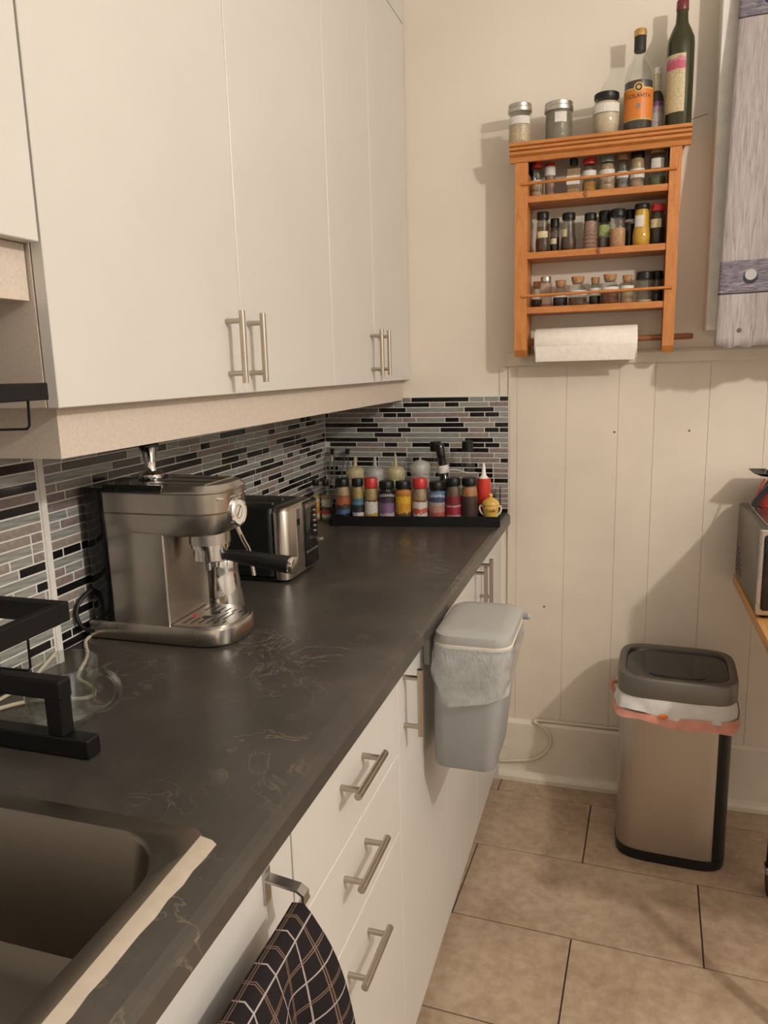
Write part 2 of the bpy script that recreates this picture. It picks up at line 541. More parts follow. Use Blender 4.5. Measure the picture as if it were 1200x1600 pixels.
# plain floor beyond the tiles in view
bm = nb(); box(bm, -.1, RX, RY, -1.85, -.003, -.0005)
tag(fin('floor_slab', bm, 'ftile', floor, smooth=False))

bm = nb(); box(bm, -.1, RX, .0, .1, 0, RZ)
wall_back = struct('wall_back', bm, 'wall', smooth=False)
bm = nb(); box(bm, RX, RX + .1, RY, .1, 0, RZ); struct('wall_right', bm, 'ceil', smooth=False)
bm = nb(); box(bm, -.1, RX, RY - .1, RY, 0, RZ); struct('wall_rear', bm, 'ceil', smooth=False)
bm = nb(); box(bm, -.1, RX + .1, RY - .1, .1, RZ, RZ + .08); struct('ceiling', bm, 'ceil', smooth=False)
WL = math.atan2(.05, 1.39)  # the left wall leans into the room towards the sink
bm = nb(); box(bm, -.12, .0012, -1.425, .05, 0, RZ)
wall_left = struct('wall_left', bm, 'grout', smooth=False)
wall_left.rotation_euler.z = WL
bm = nb(); box(bm, -.1, .0857, RY, -1.4145, 0, RZ)
wall_sink = struct('wall_sink', bm, 'grout', smooth=False)

# wainscot boards of the back wall below the rail
xs = [.6215, .649, .799, .951, 1.0526, 1.2017, 1.352, 1.50, 1.65, 1.80, 1.95, 2.1, 2.25, 2.4, 2.55, 2.7, 2.85, 3.0, 3.15, 3.29]
for a, b in zip(xs, xs[1:]):
    bm = nb(); box(bm, a + .0002, b - .0002, -.008, .01, .02, 1.374, .0009)
    fin('wall_board', bm, 'panel', wall_back, smooth=False)
bm = nb(); box(bm, .594, .6205, -.004, .01, .9, 1.372, .001)
fin('edge_strip', bm, 'trim', wall_back, smooth=False)
bm = nb()
extr(bm, [(0, 1.371), (-.013, 1.371), (-.017, 1.375), (-.017, 1.402), (-.012, 1.409), (0, 1.410)], 'x', .618, RX)
struct('trim_1', bm, 'trim', smooth=False)
bm = nb()
extr(bm, [(0, 0), (-.022, 0), (-.022, .195), (-.017, .203), (-.010, .206), (0, .206)], 'x', .5998, RX)
struct('baseboard_back', bm, 'trim', smooth=False)
bm = nb()
extr(bm, [(-.022, .0), (-.05, .0), (-.05, .014), (-.044, .024), (-.034, .030), (-.022, .032)], 'x', .5998, RX)
struct('trim_2', bm, 'trim', smooth=False)
# hairline crack in the plaster beside the rack
bm = nb(); tube(bm, [(1.085, -.0005, 2.02), (1.12, -.0005, 2.025), (1.16, -.0005, 2.034)], .0008, 4)
fin('plaster_crack', bm, 'inkbr', wall_back)
for (x, z) in ((.942, 1.169), (1.152, 1.173), (.741, .605)):
    bm = nb(); lathe(bm, [(.0035, 0), (.0025, .001)], 8, mat=Matrix.Translation((x, -.008, z)) @ Matrix.Rotation(PI / 2, 4, 'X'))
    fin('nail_hole', bm, 'inkbr', wall_back)

# ---- mosaic strips
TP = .0162
PAL = {'B': ['t_black'], 'P': ['t_mauve', 't_mauve', 't_mauve2'], 'G': ['t_grey', 't_green', 't_grey']}
tcache = {}


def mosaic(parent, axis, a, b, z, colr, proud=0, base=0.0):
    """one strip from a to b (metres along the wall) centred at height z"""
    ln = round(b - a - .0028, 3)
    if ln < .004: return
    mk = random.choice(PAL[colr])
    key = (axis, ln, mk)
    if key not in tcache:
        bm = nb(); h = TP / 2 - .0013
        if axis == 'x': box(bm, -ln / 2, ln / 2, -.0045, .002, -h, h, .0007)
        else: box(bm, -.002, .0045, -ln / 2, ln / 2, -h, h, .0007)
        bmesh.ops.recalc_face_normals(bm, faces=bm.faces)
        me = D.meshes.new('mosaic_tile'); bm.to_mesh(me); bm.free(); me.materials.append(M[mk]); tcache[key] = me
    o = D.objects.new('mosaic_tile', tcache[key]); link(o, parent)
    c = (a + b) / 2
    o.location = (c, -.0005 - proud, z) if axis == 'x' else (base + proud, c, z)


def random_row(lo, hi):
    out = [lo]; last = None
    x = lo - random.choice([0, .02, .05, .1])
    seq = []
    while x < hi:
        l = random.choice([.048, .048, .096, .096, .096, .192, .144])
        c = random.choice('BBGGGPP' if last != 'B' else 'GGGPPB')
        a, b = max(lo, x), min(hi, x + l)
        if b - a > .006: seq.append((a, b, c))
        last = c; x += l
    return seq


ROWS = """277 P 307 B 498 G 546 G 594 B 625
248 G 279 B 369 P 419 B 466 G 562 P 625
6 P 196 B 290 G 482 B 578 G 625
5 B 18 P 210 B 258 B 308 P 499 B 548 B 595 G 625
4 P 132 B 179 P 277 P 323 G 419 B 466 P 563 G 625
3 B 194 G 292 B 482 G 579 B 625
3 G 116 B 211 G 259 B 306 G 403 B 497 P 547 B 594 B 625
2 G 178 B 274 G 467 P 562 G 625
3 B 192 P 290 G 482 B 576 G 625
18 B 115 P 212 B 259 G 307 B 434 P 502 B 548 B 596 G 625
3 G 84 P 290 G 433 B 562 P 625
3 G 203 B 249 B 290 G 434 G 500 P 578 G 625
29 B 114 B 192 G 308 B 409 G 470 P 597 B 625""".split('\n')
bm = nb(); box(bm, 0, .6265, -.0063, .01, .9, 1.2827)
fin('grout_bed', bm, 'grout', wall_back, smooth=False)
bm = nb(); box(bm, .6255, .6295, -.0085, .01, .9, 1.2827, .001)
fin('edge_trim', bm, 'carcass', wall_back, smooth=False)
for k in range(23):
    z = 1.2732 - k * TP
    if k < len(ROWS):
        t = ROWS[k].split(); seq = [(float(t[i]) / 1000, float(t[i + 2]) / 1000, t[i + 1]) for i in range(0, len(t) - 2, 2)]
        if seq[0][0] > .03: seq = [q for q in random_row(.003, seq[0][0])] + seq
    else: seq = random_row(.003, .6255)
    for a, b, c in seq: mosaic(wall_back, 'x', a, b, z, c, .0022)
far = nb(); far_mats = ['t_black', 't_mauve', 't_mauve2', 't_grey', 't_green']; far_idx = []
for k in range(23):
    z = 1.2732 - k * TP
    for a, b, c in random_row(-1.425, -.006):
        if (a + b) / 2 > -.20:      # the small far ones by the corner: joined into one part
            mi = far_mats.index(random.choice(PAL[c])); n0 = len(far.faces)
            box(far, -.0045, .002, a + .0014, b - .0014, z - TP / 2 + .0013, z + TP / 2 - .0013, .0007)
            far_idx += [mi] * (len(far.faces) - n0)
        else: mosaic(wall_left, 'y', a, b, z, c, 0, -.0025)
    for a, b, c in random_row(-1.82, -1.430): mosaic(wall_sink, 'y', a, b, z, c, .001, .081)
far_o = fin('mosaic_tiles', far, far_mats[0], wall_left, smooth=False, local=True)
for q in far_mats[1:]: far_o.data.materials.append(M[q])
far_o.data.polygons.foreach_set('material_index', far_idx); far_o['kind'] = 'stuff'
bm = nb(); box(bm, .081, .0885, -1.4275, -1.4145, .9, 1.30, .0015)
fin('tile_edge_trim', bm, 'grout', wall_sink, smooth=False)

# ================================================================== COUNTERTOP
CX, CZ = .6305, .91
bm = nb()
nose = [(.60, .872), (CX - .003, .872), (CX, .876), (CX, .898), (CX - .004, .906), (CX - .012, .9095), (.60, .91)]
extr(bm, nose, 'y', -2.5, -.001)
box(bm, .0815, .60, -1.785, -1.42, .872, .91); box(bm, .052, .60, -1.42, -.9, .872, .91); box(bm, .034, .60, -.9, -.45, .872, .91); box(bm, .018, .60, -.45, -.001, .872, .91)
box(bm, .0815, .105, -2.5, -1.785, .872, .91)
box(bm, .579, .60, -2.5, -1.785, .872, .91)
ct = fin('countertop', bm, 'counter', smooth=False)
tag(ct, 'dark brown-black laminate countertop with tan veins running along the wall', 'countertop')

# ================================================================== CABINETS
def handle(parent, p0, p1, out=.0315, r=.0055, posts=.017):
    """bar handle: p0,p1 are the bar ends on the face (x of the face); bar stands off along +x"""
    p0, p1 = Vector(p0), Vector(p1); d = (p1 - p0).normalized(); o = Vector((out, 0, 0))
    bm = nb(); cyl(bm, p0 + o, p1 + o, r, 14)
    for q in (p0 + d * posts, p1 - d * posts): cyl(bm, q - Vector((.001, 0, 0)), q + o, .0045, 12)
    h = fin('handle', bm, 'nickel', parent); h['label'] = 'brushed nickel bar handle'
    return h


def door(parent, x, y0, y1, z0, z1, name='door', th=.018, gap=.0012):
    bm = nb(); box(bm, x - th, x, y0 + gap, y1 - gap, z0, z1, .0012)
    return fin(name, bm, 'cab', parent, smooth=False)


XU, ZU, ZT = .3035, 1.3385, 2.3795


def upper(name, label, y0, y1, doors, z0=ZU, xb=0.0875):
    t = thing(name, label, 'wall cabinet', (xb, (y0 + y1) / 2, z0))
    bm = nb(); box(bm, xb, XU - .0195, y0 + .0005, y1 - .0005, z0 + .001, ZT)
    b = fin('body', bm, 'carcass', t, smooth=False)
    for (a, c, hy) in doors:
        dd = door(t, XU, a, c, z0, ZT)
        if hy is not None: handle(dd, (XU, hy, z0 + .019), (XU, hy, z0 + .142))
    return t


u1 = upper('wall_cabinet', 'tall white wall cabinet with two doors above the espresso machine', -1.6165, -.6772,
           [(-1.6165, -1.131, -1.186), (-1.131, -.6772, -1.107)])
u2 = upper('wall_cabinet', 'white wall cabinet with two narrow doors against the back wall', -.6772, -.002,
           [(-.6772, -.3588, -.392), (-.3588, -.002, -.325)])
u3 = upper('wall_cabinet', 'shorter white wall cabinet above the sink', -2.45, -1.6185, [(-2.04, -1.6185, None), (-2.45, -2.042, None)], 1.533)
bm = nb(); box(bm, .0875, XU, -2.45, -.002, ZT + .002, RZ - .002)
tag(fin('soffit_panel', bm, 'cab', smooth=False), 'white filler panel closing the gap above the wall cabinets', 'panel')
bm = nb(); box(bm, .262, .279, -1.593, -.003, 1.2729, ZU); box(bm, .09, .262, -1.593, -1.577, 1.2729, ZU)
tag(fin('light_rail', bm, 'valance', smooth=False), 'beige light rail under the tall white wall cabinets', 'light rail')
bm = nb(); box(bm, .262, .279, -2.44, -1.6185, 1.4675, 1.533)
tag(fin('light_rail', bm, 'valance', smooth=False), 'short beige light rail under the wall cabinet over the sink', 'light rail')

XD, ZK, ZB = .6035, .0692, .868


def base(name, label, y0, y1, xb=.06):
    t = thing(name, label, 'base cabinet', (.06, (y0 + y1) / 2, 0))
    bm = nb(); box(bm, xb, XD - .0195, y0 + .0005, y1 - .0005, ZK, .8715)
    fin('body', bm, 'cab', t, smooth=False)
    bm = nb(); box(bm, .50, .515, y0, y1, 0, ZK); fin('toe_kick', bm, 'carcass', t, smooth=False)
    return t


b1 = base('base_cabinet', 'white base cabinet with paired doors in the far corner', -.83, -.052)
d1 = door(b1, XD, -.83, -.455, ZK, ZB, gap=.0003); handle(d1, (XD, -.49, .735), (XD, -.49, .858))
d1 = door(b1, XD, -.455, -.052, ZK, ZB); handle(d1, (XD, -.405, .735), (XD, -.405, .858))
b2 = base('base_cabinet', 'white base cabinet with one door behind the hanging bin', -1.2028, -.83)
d1 = door(b2, XD, -1.2028, -.83, ZK, ZB, gap=.0003); handle(d1, (XD, -1.168, .722), (XD, -1.168, .849))
b3 = base('base_cabinet', 'white drawer cabinet with three bar handles', -1.6505, -1.2028, .088)
for z0, z1, hz in ((.7055, ZB, .800), (.5545, .7035, .656), (ZK, .5525, .497)):
    d1 = door(b3, XD, -1.6505, -1.2045, z0, z1, 'drawer'); handle(d1, (XD, -1.505, hz), (XD, -1.379, hz))
b4 = thing('base_cabinet', 'white sink cabinet behind the plaid towel', 'base cabinet', (.06, -2.05, 0))
bm = nb(); box(bm, .088, .10, -2.45, -1.6525, ZK, .8715); box(bm, .088, XD - .0195, -1.672, -1.6525, ZK, .8715)
box(bm, .088, XD - .0195, -2.45, -1.6525, ZK, ZK + .018); box(bm, .56, XD - .0195, -2.45, -1.6525, .83, .8715)
fin('body', bm, 'cab', b4, smooth=False)
bm = nb(); box(bm, .50, .515, -2.45, -1.6525, 0, ZK); fin('toe_kick', bm, 'carcass', b4, smooth=False)
door(b4, XD, -1.951, -1.6525, ZK, ZB); door(b4, XD, -2.40, -1.957, ZK, ZB)
bm = nb(); box(bm, XD - .03, XD - .004, -.051, -.001, 0, .8715)
tag(fin('filler_strip', bm, 'cab', smooth=False), 'narrow white filler strip between the corner cabinet and back wall', 'filler strip')

# ================================================================== SINK
sk = thing('kitchen_sink', 'dark metal inset sink with a beige caulk line along its front', 'sink', (.33, -2.1, .91))
bm = nb()
outer = rrect(.10, .5775, -2.44, -1.776, .03, 6); inner = rrect(.135, .550, -2.40, -1.803, .065, 6)
inb = rrect(.15, .533, -2.385, -1.818, .06, 6)
loft(bm, [[(x, y, .9105) for x, y in outer], [(x, y, .9145) for x, y in outer], [(x, y, .9155) for x, y in rrect(.104, .5735, -2.436, -1.78, .03, 6)],
          [(x, y, .9135) for x, y in rrect(.131, .554, -2.404, -1.799, .066, 6)], [(x, y, .909) for x, y in inner],
          [(x, y, .76) for x, y in inb], [(x, y, .745) for x, y in rrect(.17, .513, -2.365, -1.838, .05, 6)]], False, True)
fin('basin', bm, 'sinksteel', sk)
bm = nb(); lathe(bm, [(.045, 0), (.045, .002), (.03, .003), (.028, .001), (0, .001)], 20, (.34, -2.1, .7452)); fin('drain', bm, 'steel', sk)
bm = nb(); L = []
for k in range(30):
    y = -1.790 - .62 * k / 29
    e = .5705 + .0085 * min(1, k / 14)
    L.append([(e - .001, y, .9095), (e, y, .9165), (.5835 + .0018 * math.sin(k * 1.9) + .0012 * math.sin(k * 4.3), y, .9140), (.5885 + .0012 * math.sin(k * 2.7), y, .9098)])
loft(bm, L); o = fin('caulk_line', bm, 'caulk', sk); o['label'] = 'beige caulk line'

# ================================================================== OVER-SINK DISH RACK
dr = thing('dish_rack', 'black metal two-tier dish rack standing over the sink', 'dish rack', (.2, -2.0, .91))
YR = -1.672
bm = nb(); box(bm, .1075, .351, YR - .012, YR + .012, .9105, .936, .002); fin('foot', bm, 'bkm', dr, smooth=False)
bm = nb(); box(bm, .2905, .3162, YR - .0112, YR + .0092, .936, .990, .002); fin('riser', bm, 'bkm', dr, smooth=False)
bm = nb(); box(bm, .10, .3185, YR - .012, YR + .010, .984, 1.010, .003); fin('arm', bm, 'bkm', dr, smooth=False)
for x in (.125,):
    bm = nb(); box(bm, x, x + .025, YR - .012, YR + .010, 1.0, 1.45, .002); fin('post', bm, 'bkm', dr, smooth=False)


def tier(z0, z1, xe):
    bm = nb()
    box(bm, .10, xe, YR - .008, YR + .008, z0, z1, .001)
    box(bm, xe - .012, xe, -2.36, YR - .0075, z0, z1, .001); box(bm, .10, .112, -2.36, YR - .0075, z0, z1, .001)
    t = fin('tier', bm, 'bkm', dr, smooth=False)
    for k in range(9):
        bm = nb(); tube(bm, [(.106, YR - .06 - .07 * k, z0 + .006), (xe - .006, YR - .06 - .07 * k, z0 + .006)], .0022, 6)
        fin('wire', bm, 'bkm', t)
    return t


t1 = tier(1.084, 1.1085, .3285); t2 = tier(1.351, 1.3705, .3325)
for (tt, zt, zb, xx) in ((t2, 1.353, 1.318, .309), (t1, 1.086, 1.016, .268)):
    for yy in (YR - .002, YR - .05):
        bm = nb(); tube(bm, [(xx + .002, yy, zt), (xx, yy, zb + .004), (xx - .004, yy, zb), (xx - .11, yy, zb - .002), (xx - .11, yy, zt)], .0016, 6)
        fin('wire_hook', bm, 'bkm', tt)
bm = nb(); box(bm, .10, .34, -2.36, -2.335, .9165, .936, .002); fin('foot', bm, 'bkm', dr, smooth=False)
bm = nb(); box(bm, .125, .15, -2.358, -2.338, .93, 1.45, .002); fin('post', bm, 'bkm', dr, smooth=False)

# ================================================================== GLASS MUG AND CORDS
mug = thing('glass_mug', 'clear glass mug with a loop handle behind the rack foot', 'mug', (.243, -1.600, .9102))
bm = nb(); lathe(bm, [(0, 0), (.036, 0), (.041, .008), (.047, .045), (.0515, .083), (.0515, .0845), (.0495, .0845), (.045, .045), (.0385, .012), (.034, .009), (0, .008)], 32)
fin('cup', bm, 'glass_mug', mug, local=True)
bm = nb(); tube(bm, [(.046, .006, .070), (.066, .010, .076), (.084, .013, .064), (.084, .013, .040), (.068, .010, .022), (.043, .006, .020)], .005, 10, 2)
fin('handle', bm, 'glass_mug', mug, local=True)
bm = nb(); tube(bm, [(.0550, -1.26, .9135), (.0550, -1.318, .9133), (.072, -1.345, .9133), (.116, -1.390, .9133), (.150, -1.455, .9133), (.165, -1.48, .9133), (.208, -1.497, .9133),
                     (.2325, -1.520, .9133), (.229, -1.538, .9133), (.200, -1.545, .9133), (.170, -1.555, .9133), (.140, -1.575, .9133), (.118, -1.615, .9133), (.0980, -1.645, .9133), (.0980, -1.69, .9133), (.0965, -1.77, .9133)], .0030, 8, 2)
tag(fin('power_cord', bm, 'cable'), 'ivory power cord curling from the espresso machine past the mug', 'cord')
bm = nb(); tube(bm, [(.094, -1.44, .935), (.098, -1.50, .9133), (.106, -1.56, .9133), (.100, -1.61, .9133), (.0905, -1.640, .9133), (.0905, -1.77, .9133)], .0028, 8, 2)
tag(fin('power_cord', bm, 'cable'), 'second ivory cord lying along the tiled wall behind the glass mug', 'cord')

# ================================================================== ESPRESSO MACHINE
em = thing('espresso_machine', 'brushed steel espresso machine with a black portafilter and pressure gauge', 'espresso machine', (.2, -1.243, .91))
Y0, Y1 = -1.3135, -1.1725; YC = (Y0 + Y1) / 2


def dloop(x0, x1, y0, y1, z, depth, n=14):
    """flat back, bowed front outline (the machine faces +x)"""
    pts = [(x0, y1, z), (x0, y0, z)]
    for k in range(n + 1):
        a = -PI / 2 + PI * k / n
        ca = math.copysign(abs(math.cos(a)) ** .75, math.cos(a)); sa = math.copysign(abs(math.sin(a)) ** .62, math.sin(a))
        pts.append((x1 - depth + depth * ca, (y0 + y1) / 2 + (y1 - y0) / 2 * sa, z))
    return pts


bm = nb(); loft(bm, [dloop(.062, .333, Y0 + .003, Y1 - .003, .9125, .075), dloop(.060, .336, Y0, Y1, .9165, .076), dloop(.060, .336, Y0, Y1, .942, .076), dloop(.062, .3335, Y0 + .002, Y1 - .002, .945, .075)])
fin('base', bm, 'steel_v', em)
bm = nb(); loft(bm, [dloop(.066, .331, Y0 + .004, Y1 - .004, .9101, .075), dloop(.066, .331, Y0 + .004, Y1 - .004, .9126, .075)]); fin('foot_skirt', bm, 'bk', em)
bm = nb(); loft(bm, [dloop(.228, .3285, Y0 + .006, Y1 - .006, .9445, .072), dloop(.228, .3285, Y0 + .006, Y1 - .006, .9475, .072)])
dt = fin('drip_tray', bm, 'steel', em)
for sy in (-1, 1):
    for k in range(6):
        x = .243 + .0135 * k; l = (.020, .020, .016, .014, .012, .008)[k]
        yc = YC + sy * (.036 - .0012 * k)
        bm = nb(); box(bm, x - .0016, x + .0016, yc - l / 1.3, yc + l / 1.3, .9474, .9478); fin('slot', bm, 'scr', dt, smooth=False)
    bm = nb(); lathe(bm, [(.0085, 0), (.0085, .0004)], 18, (.268 + .002 * sy, YC + .013 * sy, .9474)); fin('drain_hole', bm, 'scr', dt)
for k in range(2):
    bm = nb(); box(bm, .290 + .011 * k, .293 + .011 * k, YC - .02, YC + .02, .9474, .9478); fin('slot', bm, 'scr', dt, smooth=False)
bm = nb(); lathe(bm, [(.004, 0), (.004, .002), (0, .0025)], 14, (.243, YC - .012, .9475)); fin('red_marker', bm, 'red', dt)
bm = nb(); rrloft(bm, [(.944, .112, .226, Y0 + .002, Y1 - .002, .004), (1.115, .112, .226, Y0 + .002, Y1 - .002, .004)], n=3); fin('column', bm, 'steel_v', em)
bm = nb(); rrloft(bm, [(.9445, .0625, .110, Y0 + .008, Y1 - .008, .01), (1.186, .0625, .110, Y0 + .008, Y1 - .008, .01)], n=3); fin('water_tank', bm, 'bkgloss', em)
bm = nb(); loft(bm, [dloop(.118, .318, Y0 + .004, Y1 - .004, 1.106, .085), dloop(.116, .326, Y0, Y1, 1.113, .088), dloop(.114, .332, Y0, Y1, 1.1425, .088), dloop(.1155, .330, Y0 + .0015, Y1 - .0015, 1.1440, .088),
                 dloop(.114, .333, Y0, Y1, 1.1455, .088), dloop(.114, .336, Y0, Y1, 1.178, .088), dloop(.1155, .334, Y0 + .0015, Y1 - .0015, 1.1795, .088)])
fin('head', bm, 'steel_v', em)
bm = nb(); loft(bm, [dloop(.112, .335, Y0 - .001, Y1 + .001, 1.1795, .088), dloop(.112, .3355, Y0 - .001, Y1 + .001, 1.1835, .088), dloop(.116, .328, Y0 + .006, Y1 - .006, 1.192, .085)])
fin('top_rim', bm, 'steel', em)
bm = nb(); loft(bm, [dloop(.112, .235, Y0 - .0015, Y1 + .0015, 1.1800, .004), dloop(.112, .235, Y0 - .0015, Y1 + .0015, 1.1845, .004), dloop(.114, .235, Y0 + .004, Y1 - .004, 1.1930, .004)])
fin('top_cover', bm, 'bkgloss', em)
bm = nb(); box(bm, .195, .305, Y0 + .02, Y1 - .02, 1.1915, 1.1940, .001); cw = fin('cup_warmer', bm, 'steel', em, smooth=False)
for k in range(2):
    bm = nb(); box(bm, .197, .303, Y0 + .045 + .04 * k, Y0 + .052 + .04 * k, 1.1939, 1.1946); fin('warmer_slot', bm, 'scr', cw, smooth=False)
# pressure gauge, buttons
gm = Matrix.Translation((.333, YC, 1.140)) @ Matrix.Rotation(PI / 2, 4, 'Y')
bm = nb(); lathe(bm, [(.026, -.012), (.026, .004), (.0235, .0065), (.0215, .0055), (.0215, .003), (0, .003)], 32, mat=gm); g_ = fin('gauge', bm, 'chrome', em)
bm = nb(); lathe(bm, [(.0215, .0030), (.0215, .0036), (0, .0036)], 28, mat=gm); fin('gauge_face', bm, 'dial', g_)
bm = nb(); lathe(bm, [(.0125, .0036), (.0125, .0039), (.0105, .0039), (.0105, .0036)], 28, mat=gm, ring=True); fin('gauge_ring', bm, 'steel', g_)
bm = nb(); tube(bm, [(.3372, YC - .006, 1.133), (.3372, YC + .006, 1.149)], .0009, 6); fin('needle', bm, 'ink', g_)
for k in range(4):
    a = -.5 + .33 * k
    bm = nb(); box(bm, -.002, .0025, -.007, .007, -.0017, .0017, .001)
    bmesh.ops.transform(bm, matrix=Matrix.Translation((.3345 - .0115 * abs(a) ** 1.8 * 2.2, YC + .052 * a * 1.7, 1.1685)) @ Matrix.Rotation(a * 1.1, 4, 'Z'), verts=bm.verts)
    fin('button', bm, 'chrome', em, smooth=False)
# group head + portafilter
gx = .276
bm = nb(); lathe(bm, [(.036, 0), (.036, .022), (.033, .024)], 32, (gx, YC, 1.083)); fin('group_head', bm, 'steel', em)
pf = nb(); lathe(pf, [(.0, -.004), (.024, -.004), (.0305, 0), (.0305, .020), (.034, .021), (.034, .030)], 32, (gx, YC, 1.054)); pf = fin('portafilter', pf, 'chrome', em)
bm = nb(); lathe(bm, [(.0075, 0), (.0095, .016)], 14, (gx, YC - .012, 1.036)); lathe(bm, [(.0075, 0), (.0095, .016)], 14, (gx, YC + .012, 1.036)); fin('spout', bm, 'chrome', pf)
hm = Matrix.Translation((gx + .028, YC, 1.062)) @ Matrix.Rotation(PI / 2 + .10, 4, 'Y')
bm = nb(); lathe(bm, [(.0075, 0), (.0095, .01), (.0125, .035), (.0135, .08), (.0155, .118), (.0150, .126)], 18, mat=hm); fin('grip', bm, 'bk', pf)
bm = nb(); lathe(bm, [(.0150, .125), (.0160, .128), (.0150, .134), (0, .136)], 18, mat=hm); fin('grip_cap', bm, 'chrome', pf)
bm = nb(); tube(bm, [(.286, Y1 - .004, 1.12), (.293, Y1 + .012, 1.075), (.306, Y1 + .018, 1.045), (.312, Y1 + .018, 1.00)], .004, 8, 1); fin('steam_wand', bm, 'chrome', em)
bm = text_bm('CASABREWS', .0105, 1.1)
for v in bm.verts:
    s = v.co.x; v.co = Vector((.3366 - s * s * 2.2, YC + .0 + s, .929 + v.co.y))
fin('lettering', bm, 'inkbr', em, smooth=False)
# power lead of the machine down the wall
bm = nb(); tube(bm, [(.062, -1.30, 1.00), (.056, -1.335, .985), (.058, -1.345, .955), (.068, -1.33, .93), (.064, -1.29, .92)], .004, 8, 2); fin('lead', bm, 'bk', em)
# tamper standing on the machine
tm = thing('coffee_tamper', 'polished chrome tamper standing on the espresso machine', 'tamper', (.166, YC, 1.193))
bm = nb(); lathe(bm, [(.0, 0), (.0235, 0), (.024, .002), (.024, .010), (.020, .013), (.0115, .016), (.0095, .022), (.0100, .035), (.0135, .050), (.0175, .058)], 28)
fin('body', bm, 'chrome', tm, local=True)
bm = nb(); lathe(bm, [(.0178, .058), (.0182, .060), (.0170, .0645), (.008, .067), (0, .067)], 28); fin('top', bm, 'bkgloss', tm, local=True)
# steel milk jug behind the machine
jg = thing('milk_jug', 'shiny steel milk jug standing behind the drip tray', 'milk jug', (.216, -1.112, .9101))
bm = nb(); lathe(bm, [(0, 0), (.040, 0), (.043, .003), (.042, .03), (.036, .075), (.0345, .09), (.037, .108), (.0365, .109), (.033, .09), (.034, .075), (.039, .01), (0, .008)], 32)
fin('body', bm, 'chrome', jg, local=True)
bm = nb(); tube(bm, [(-.02, .029, .098), (-.03, .058, .095), (-.034, .066, .06), (-.03, .055, .028), (-.02, .034, .026)], .0045, 8, 2); fin('handle', bm, 'chrome', jg, local=True)

# ================================================================== TOASTER
to = thing('toaster', 'black two-slot toaster with brushed steel ends', 'toaster', (.16, -.83, .9101))
tx0, tx1, ty0, ty1, tz = .06, .268, -.912, -.742, 1.082
bm = nb(); rrloft(bm, [(.924, tx0 + .012, tx1 - .036, ty0 + .002, ty1 - .002, .012), (tz - .016, tx0 + .012, tx1 - .036, ty0 + .002, ty1 - .002, .012),
                       (tz - .004, tx0 + .012, tx1 - .036, ty0 + .008, ty1 - .008, .012), (tz, tx0 + .012, tx1 - .036, ty0 + .018, ty1 - .018, .012)]); bd = fin('body', bm, 'bk', to)
for sx, a, b in ((1, tx1 - .040, tx1), (-1, tx0, tx0 + .016)):
    bm = nb(); r = .022 if sx > 0 else .012
    rrloft(bm, [(.918, a, b, ty0, ty1, r), (tz - .014, a, b, ty0, ty1, r), (tz - .004, a + .002, b - .003, ty0 + .006, ty1 - .006, r), (tz - .001, a + .004, b - .007, ty0 + .014, ty1 - .014, r)])
    e_ = fin('end_cap', bm, 'steel_v', to)
    if sx > 0: ec = e_
for k in range(2):
    yy = ty0 + .045 + .055 * k
    bm = nb(); box(bm, tx0 + .028, tx1 - .055, yy, yy + .026, tz - .001, tz + .0012, .0005); fin('slot', bm, 'scr', bd, smooth=False)
    bm = nb(); box(bm, tx0 + .024, tx1 - .05, yy - .004, yy - .001, tz - .001, tz + .003, .0006); fin('slot_rim', bm, 'steel', bd, smooth=False)
bm = nb(); box(bm, tx1 - .004, tx1 + .0012, ty0 + .052, ty0 + .072, .945, tz - .012, .0008); fin('lever_track', bm, 'steel', ec, smooth=False)
bm = nb(); box(bm, tx1, tx1 + .0018, ty0 + .054, ty0 + .071, 1.032, 1.046); fin('badge', bm, 'bk', ec, smooth=False)
bm = nb(); box(bm, tx1 - .03, tx1 + .004, ty0 + .094, ty1 + .002, .921, tz - .004, .006, 2); sp_ = fin('control_panel', bm, 'bkgloss', to)
bm = nb(); box(bm, tx1 + .003, tx1 + .0055, ty0 + .10, ty1 - .006, tz - .02, tz - .011, .0006); fin('accent', bm, 'steel', sp_, smooth=False)
bm = nb(); box(bm, tx1 + .003, tx1 + .0055, ty0 + .098, ty1 - .008, .957, .962, .0006); fin('accent', bm, 'steel', sp_, smooth=False)
bm = nb(); rrloft(bm, [(.9102, tx0 + .006, tx1 - .006, ty0 + .006, ty1 - .006, .018), (.921, tx0 + .003, tx1 - .003, ty0 + .003, ty1 - .003, .02)]); fin('plinth', bm, 'bk', to)
bm = nb(); box(bm, tx1 + .003, tx1 + .024, ty1 - .026, ty1 - .010, .976, .986, .003, 2); fin('lever', bm, 'steel', to)
for k in range(5):
    bm = nb(); lathe(bm, [(.004, 0), (.003, .004)], 10, mat=Matrix.Translation((tx1 + .003, ty1 - .016, 1.000 + .0125 * k)) @ Matrix.Rotation(PI / 2, 4, 'Y')); fin('button', bm, 'steel', sp_)


